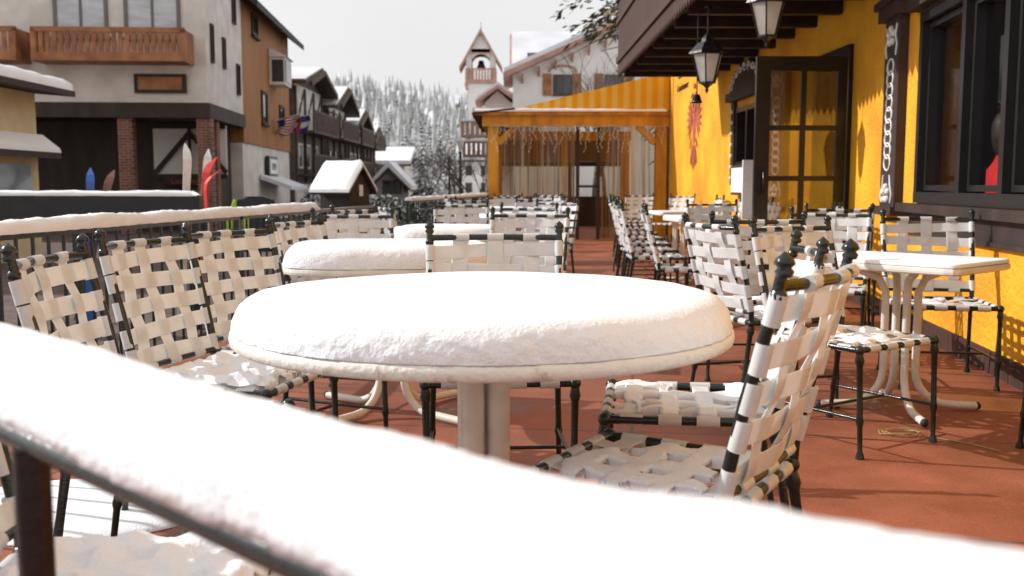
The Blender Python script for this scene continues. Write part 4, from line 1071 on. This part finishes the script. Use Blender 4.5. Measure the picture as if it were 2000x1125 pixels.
e=thing('floodlight',(1.83,10.0,1.93),'small round outdoor floodlight under the lantern','lamp')
b=MB(); b.lathe([(.001,.0),(.05,.0),(.055,-.02),(.03,.06),(.001,.065)],(0,0,0),12); b.obj('lamp_head',BLACK,e,local=True); b=MB(); b.tube([(0,0,.06),(0,0,.88)],.006,6); b.obj('hanging_rod',BLACK,e,local=True)
e=thing('menu_board',WB.p(4.4,.03,1.0),'red framed menu board on the yellow wall','menu board')
b=MB(); b.pb(WB,3.85,4.65,.062,.10,.96,1.38,0); b.pb(WB,3.90,4.60,.10,.11,1.0,1.34,1); b.obj('board',[FASCIA,PAPER],e)
e=thing('menu_stand',(2.70,11.2,0),'white menu stand beside the open door','menu board')
b=MB(); b.box(2.58,2.80,11.2,11.23,.72,1.38); b.obj('board',PAPER,e)
b=MB(); b.box(2.67,2.71,11.21,11.25,0,.72); b.box(2.55,2.83,11.1,11.34,0,.03); b.obj('stand',BLACK,e)

# seated guest behind window
pg=thing('person',(3.30,6.70,.02),'seated guest in a red jacket behind the restaurant window','person')
me=bpy.data.meshes.new('body'); 
vv=[(0,0,.52),(0,-.01,.75),(0,.0,1.0),(0,0,1.18),(0,0,1.28),(0,.01,1.38),(-.17,0,1.14),(-.22,-.04,.9),(-.18,-.22,.8),(.17,0,1.14),(.22,-.04,.9),(.18,-.22,.8),(-.1,-.02,.5),(-.11,-.42,.52),(-.11,-.42,.1),(.1,-.02,.5),(.11,-.42,.52),(.11,-.42,.1),(-.11,-.5,.04),(.11,-.5,.04),(0,0,1.46)]
ee=[(0,1),(1,2),(2,3),(3,4),(4,5),(3,6),(6,7),(7,8),(3,9),(9,10),(10,11),(0,12),(12,13),(13,14),(0,15),(15,16),(16,17),(14,18),(17,19),(5,20)]
me.from_pydata(vv,ee,[]); bo=bpy.data.objects.new('body',me); COL.objects.link(bo); bo.parent=pg
md=bo.modifiers.new('s','SKIN'); 
rr=[.14,.13,.14,.13,.055,.09,.085,.065,.04,.085,.065,.04,.085,.07,.045,.085,.07,.045,.04,.04,.07]
for i,r in enumerate(rr): me.skin_vertices[0].data[i].radius=(r,r*.85)
me.skin_vertices[0].data[0].use_root=True
bo.modifiers.new('sub','SUBSURF').levels=2; bo.modifiers['sub'].render_levels=2
me.materials.append(REDC)
b=MB(); b.lathe([(.001,1.27),(.06,1.28),(.088,1.34),(.10,1.42),(.097,1.49),(.07,1.55),(.001,1.575)],(0,0,0),16); b.obj('hair',HAIR,pg,local=True)
pg.rotation_euler=(0,0,rad(90))
b=MB(); b.box(3.22,3.58,6.52,6.88,.34,.40); 
for x in(3.24,3.53):
    for y in(6.54,6.83): b.box(x,x+.03,y,y+.03,.03,.34)
b.obj('stool',DKWOOD,label='dark wooden stool inside the restaurant',category='stool')

# ------------------------------------------------------------------ awning enclosure
E=thing('awning_enclosure',(1.35,23.5,0),'yellow timber patio enclosure with striped awning roof','enclosure')
EX0,EX1,EY0,EY1=-.5,3.16,20.3,27
W_=EX1-EX0
def post(x,y):
    b=MB(); b.box(x-.11,x+.11,y-.11,y+.11,0,2.28); b.obj('post',YELW,E)
for x,y in((EX0+.12,EY0+.12),(EX1-.14,EY0+.12),(EX0+.12,EY1-.12),(EX1-.14,EY1-.12),(EX0+.12,23.6)): post(x,y)
b=MB(); b.box(EX0-.1,EX1,EY0-.03,EY0+.2,2.28,2.52); b.box(EX0-.1,EX0+.14,EY0+.2,EY1,2.28,2.52); b.box(EX0-.1,EX1,EY1-.2,EY1,2.28,2.52)
for sg,x in((1,EX0+.23),(-1,EX1-.25)): b.beam((x,EY0+.1,1.95),(x+sg*.36,EY0+.1,2.30),.14,.13)
b.box(EX0-.25,EX1+.0,EY0-.14,EY0-.03,2.50,2.56)
b.obj('beam',YELW,E)
b=MB(); b.hexa([(EX0-.3,EY0-.2,2.50),(EX0+.55,EY0-.2,2.60),(EX0+.55,EY1,2.60),(EX0-.3,EY1,2.50),(EX0-.3,EY0-.2,2.54),(EX0+.55,EY0-.2,2.64),(EX0+.55,EY1,2.64),(EX0-.3,EY1,2.54)]); b.obj('eave',DKWOOD,E)
strip_snow((EX0-.28,EY0-.12,2.565),(EX1-.05,EY0-.12,2.565),.16,.055,33,.06,label='line of snow on the awning ledge')
sw=MB(); n=27; ax0=EX0+.55; zL=2.62; zH=3.36
for i in range(n):
    x0=ax0+(EX1-ax0)*i/n; x1=ax0+(EX1-ax0)*(i+1)/n; z0=zL+(zH-zL)*i/n; z1=zL+(zH-zL)*(i+1)/n; mi=i%2
    y=EY0-.02
    sw.add([(x0,y,zL-.02),(x1,y,zL-.02),(x1,y,z1),(x0,y,z0+.001)],[(0,1,2,3)],mi)
    sw.add([(x0,y,z0),(x1,y,z1),(x1,EY1,z1),(x0,EY1,z0)],[(0,1,2,3)],mi)
sw.add([(EX1,EY0-.02,zL),(EX1,EY1,zL),(EX1,EY1,zH),(EX1,EY0-.02,zH)],[(0,1,2,3)],0)
sw.obj('awning',[AWY,AWC],E)
def curtain(p0,p1,z0,z1,amp=.03,f=9):
    p0=V(p0);p1=V(p1);d=(p1-p0);L_=d.length;d.normalize();s=V((-d.y,d.x,0)); n=int(L_*40); b=MB()
    for i in range(n+1):
        q=p0+d*L_*i/n; o_=s*(amp*math.sin(i/n*L_*f+2*nz(q,2))+.02*nz(q,7))
        b.v+= [q+o_*1.5+V((0,0,z0)),q+o_+V((0,0,(z0+z1)/2)),q+o_*.7+V((0,0,z1))]
    for i in range(n):
        for k in range(2): a=i*3+k; b.f.append([a,a+3,a+4,a+1]); b.m.append(0); b.s.append(True)
    return b.obj('curtain',CURT,E)
curtain((EX0+.24,EY0+.1,0),(1.28,EY0+.1,0),.02,2.27); curtain((1.78,EY0+.1,0),(EX1-.26,EY0+.1,0),.02,2.27)
curtain((EX0+.12,EY0+.3,0),(EX0+.12,EY1-.3,0),.02,2.27,.02,6)
b=MB()
for x in(1.30,1.72): b.box(x,x+.07,EY0+.06,EY0+.12,0,2.27)
b.box(1.37,1.72,EY0+.06,EY0+.12,1.05,1.1)
b.obj('door_posts',DKWOOD,E)
b=MB()
b.box(1.5,1.6,EY1-.2,EY1-.1,.7,1.6); b.box(EX0+.2,EX1-.2,EY1-.18,EY1-.1,1.6,1.72); b.box(EX0+.2,EX1-.2,EY1-.18,EY1-.1,0,.8)
b.obj('rear_frame',DKWOOD,E)
b=MB(); b.box(EX0+.25,EX1-.25,EY1-.3,EY1-.28,1.72,2.27); b.obj('roller_blind',mat('brown_blind',(.16,.085,.035),None,3,.7),E)
e=thing('icicle_lights',(1.3,EY0-.1,2.2),'white icicle light strings hanging from the beam','string lights')
b=MB(); rnd=random.Random(5); x=EX0+.1
while x<EX1-.1:
    y=EY0-.06; z=2.27; p=[V((x,y,z))]
    Ln=rnd.choice([.14,.24,.34,.5,.3,.42]); 
    for k in range(6): p.append(p[-1]+V((rnd.uniform(-.045,.045),rnd.uniform(-.008,.008),-Ln/6)))
    b.tube(p,.004,4,0,False)
    for q in p[1:]: b.ball(q,.012,1,5)
    x+=.06+rnd.random()*.06
b.tube([(EX0+.05+ (W_-.1)*i/30,EY0-.06,2.275+.012*math.sin(i*1.3)) for i in range(31)],.006,5)
b.obj('light_string',[WIRE,mat('bulb',(.9,.88,.8),None,3,.2,transl=.3)],e)
for (x,y) in((-1.75,34),(-2.5,40)):
    e=thing('street_lamp',(x,y,-.155),'dark street lamp with lantern head','street lamp','street lamps')
    b=MB(); b.lathe([(.14,0),(.12,.2),(.06,.3),(.045,.5),(.04,2.3),(.07,2.33),(.03,2.4)],(0,0,0),10); b.obj('lamp_post',BLACK,e,local=True)
    b=MB(); b.lathe([(.05,2.4),(.12,2.7),(.16,2.72),(.02,2.9)],(0,0,0),6,sm=False); b.obj('lamp_head',LITE,e,local=True)
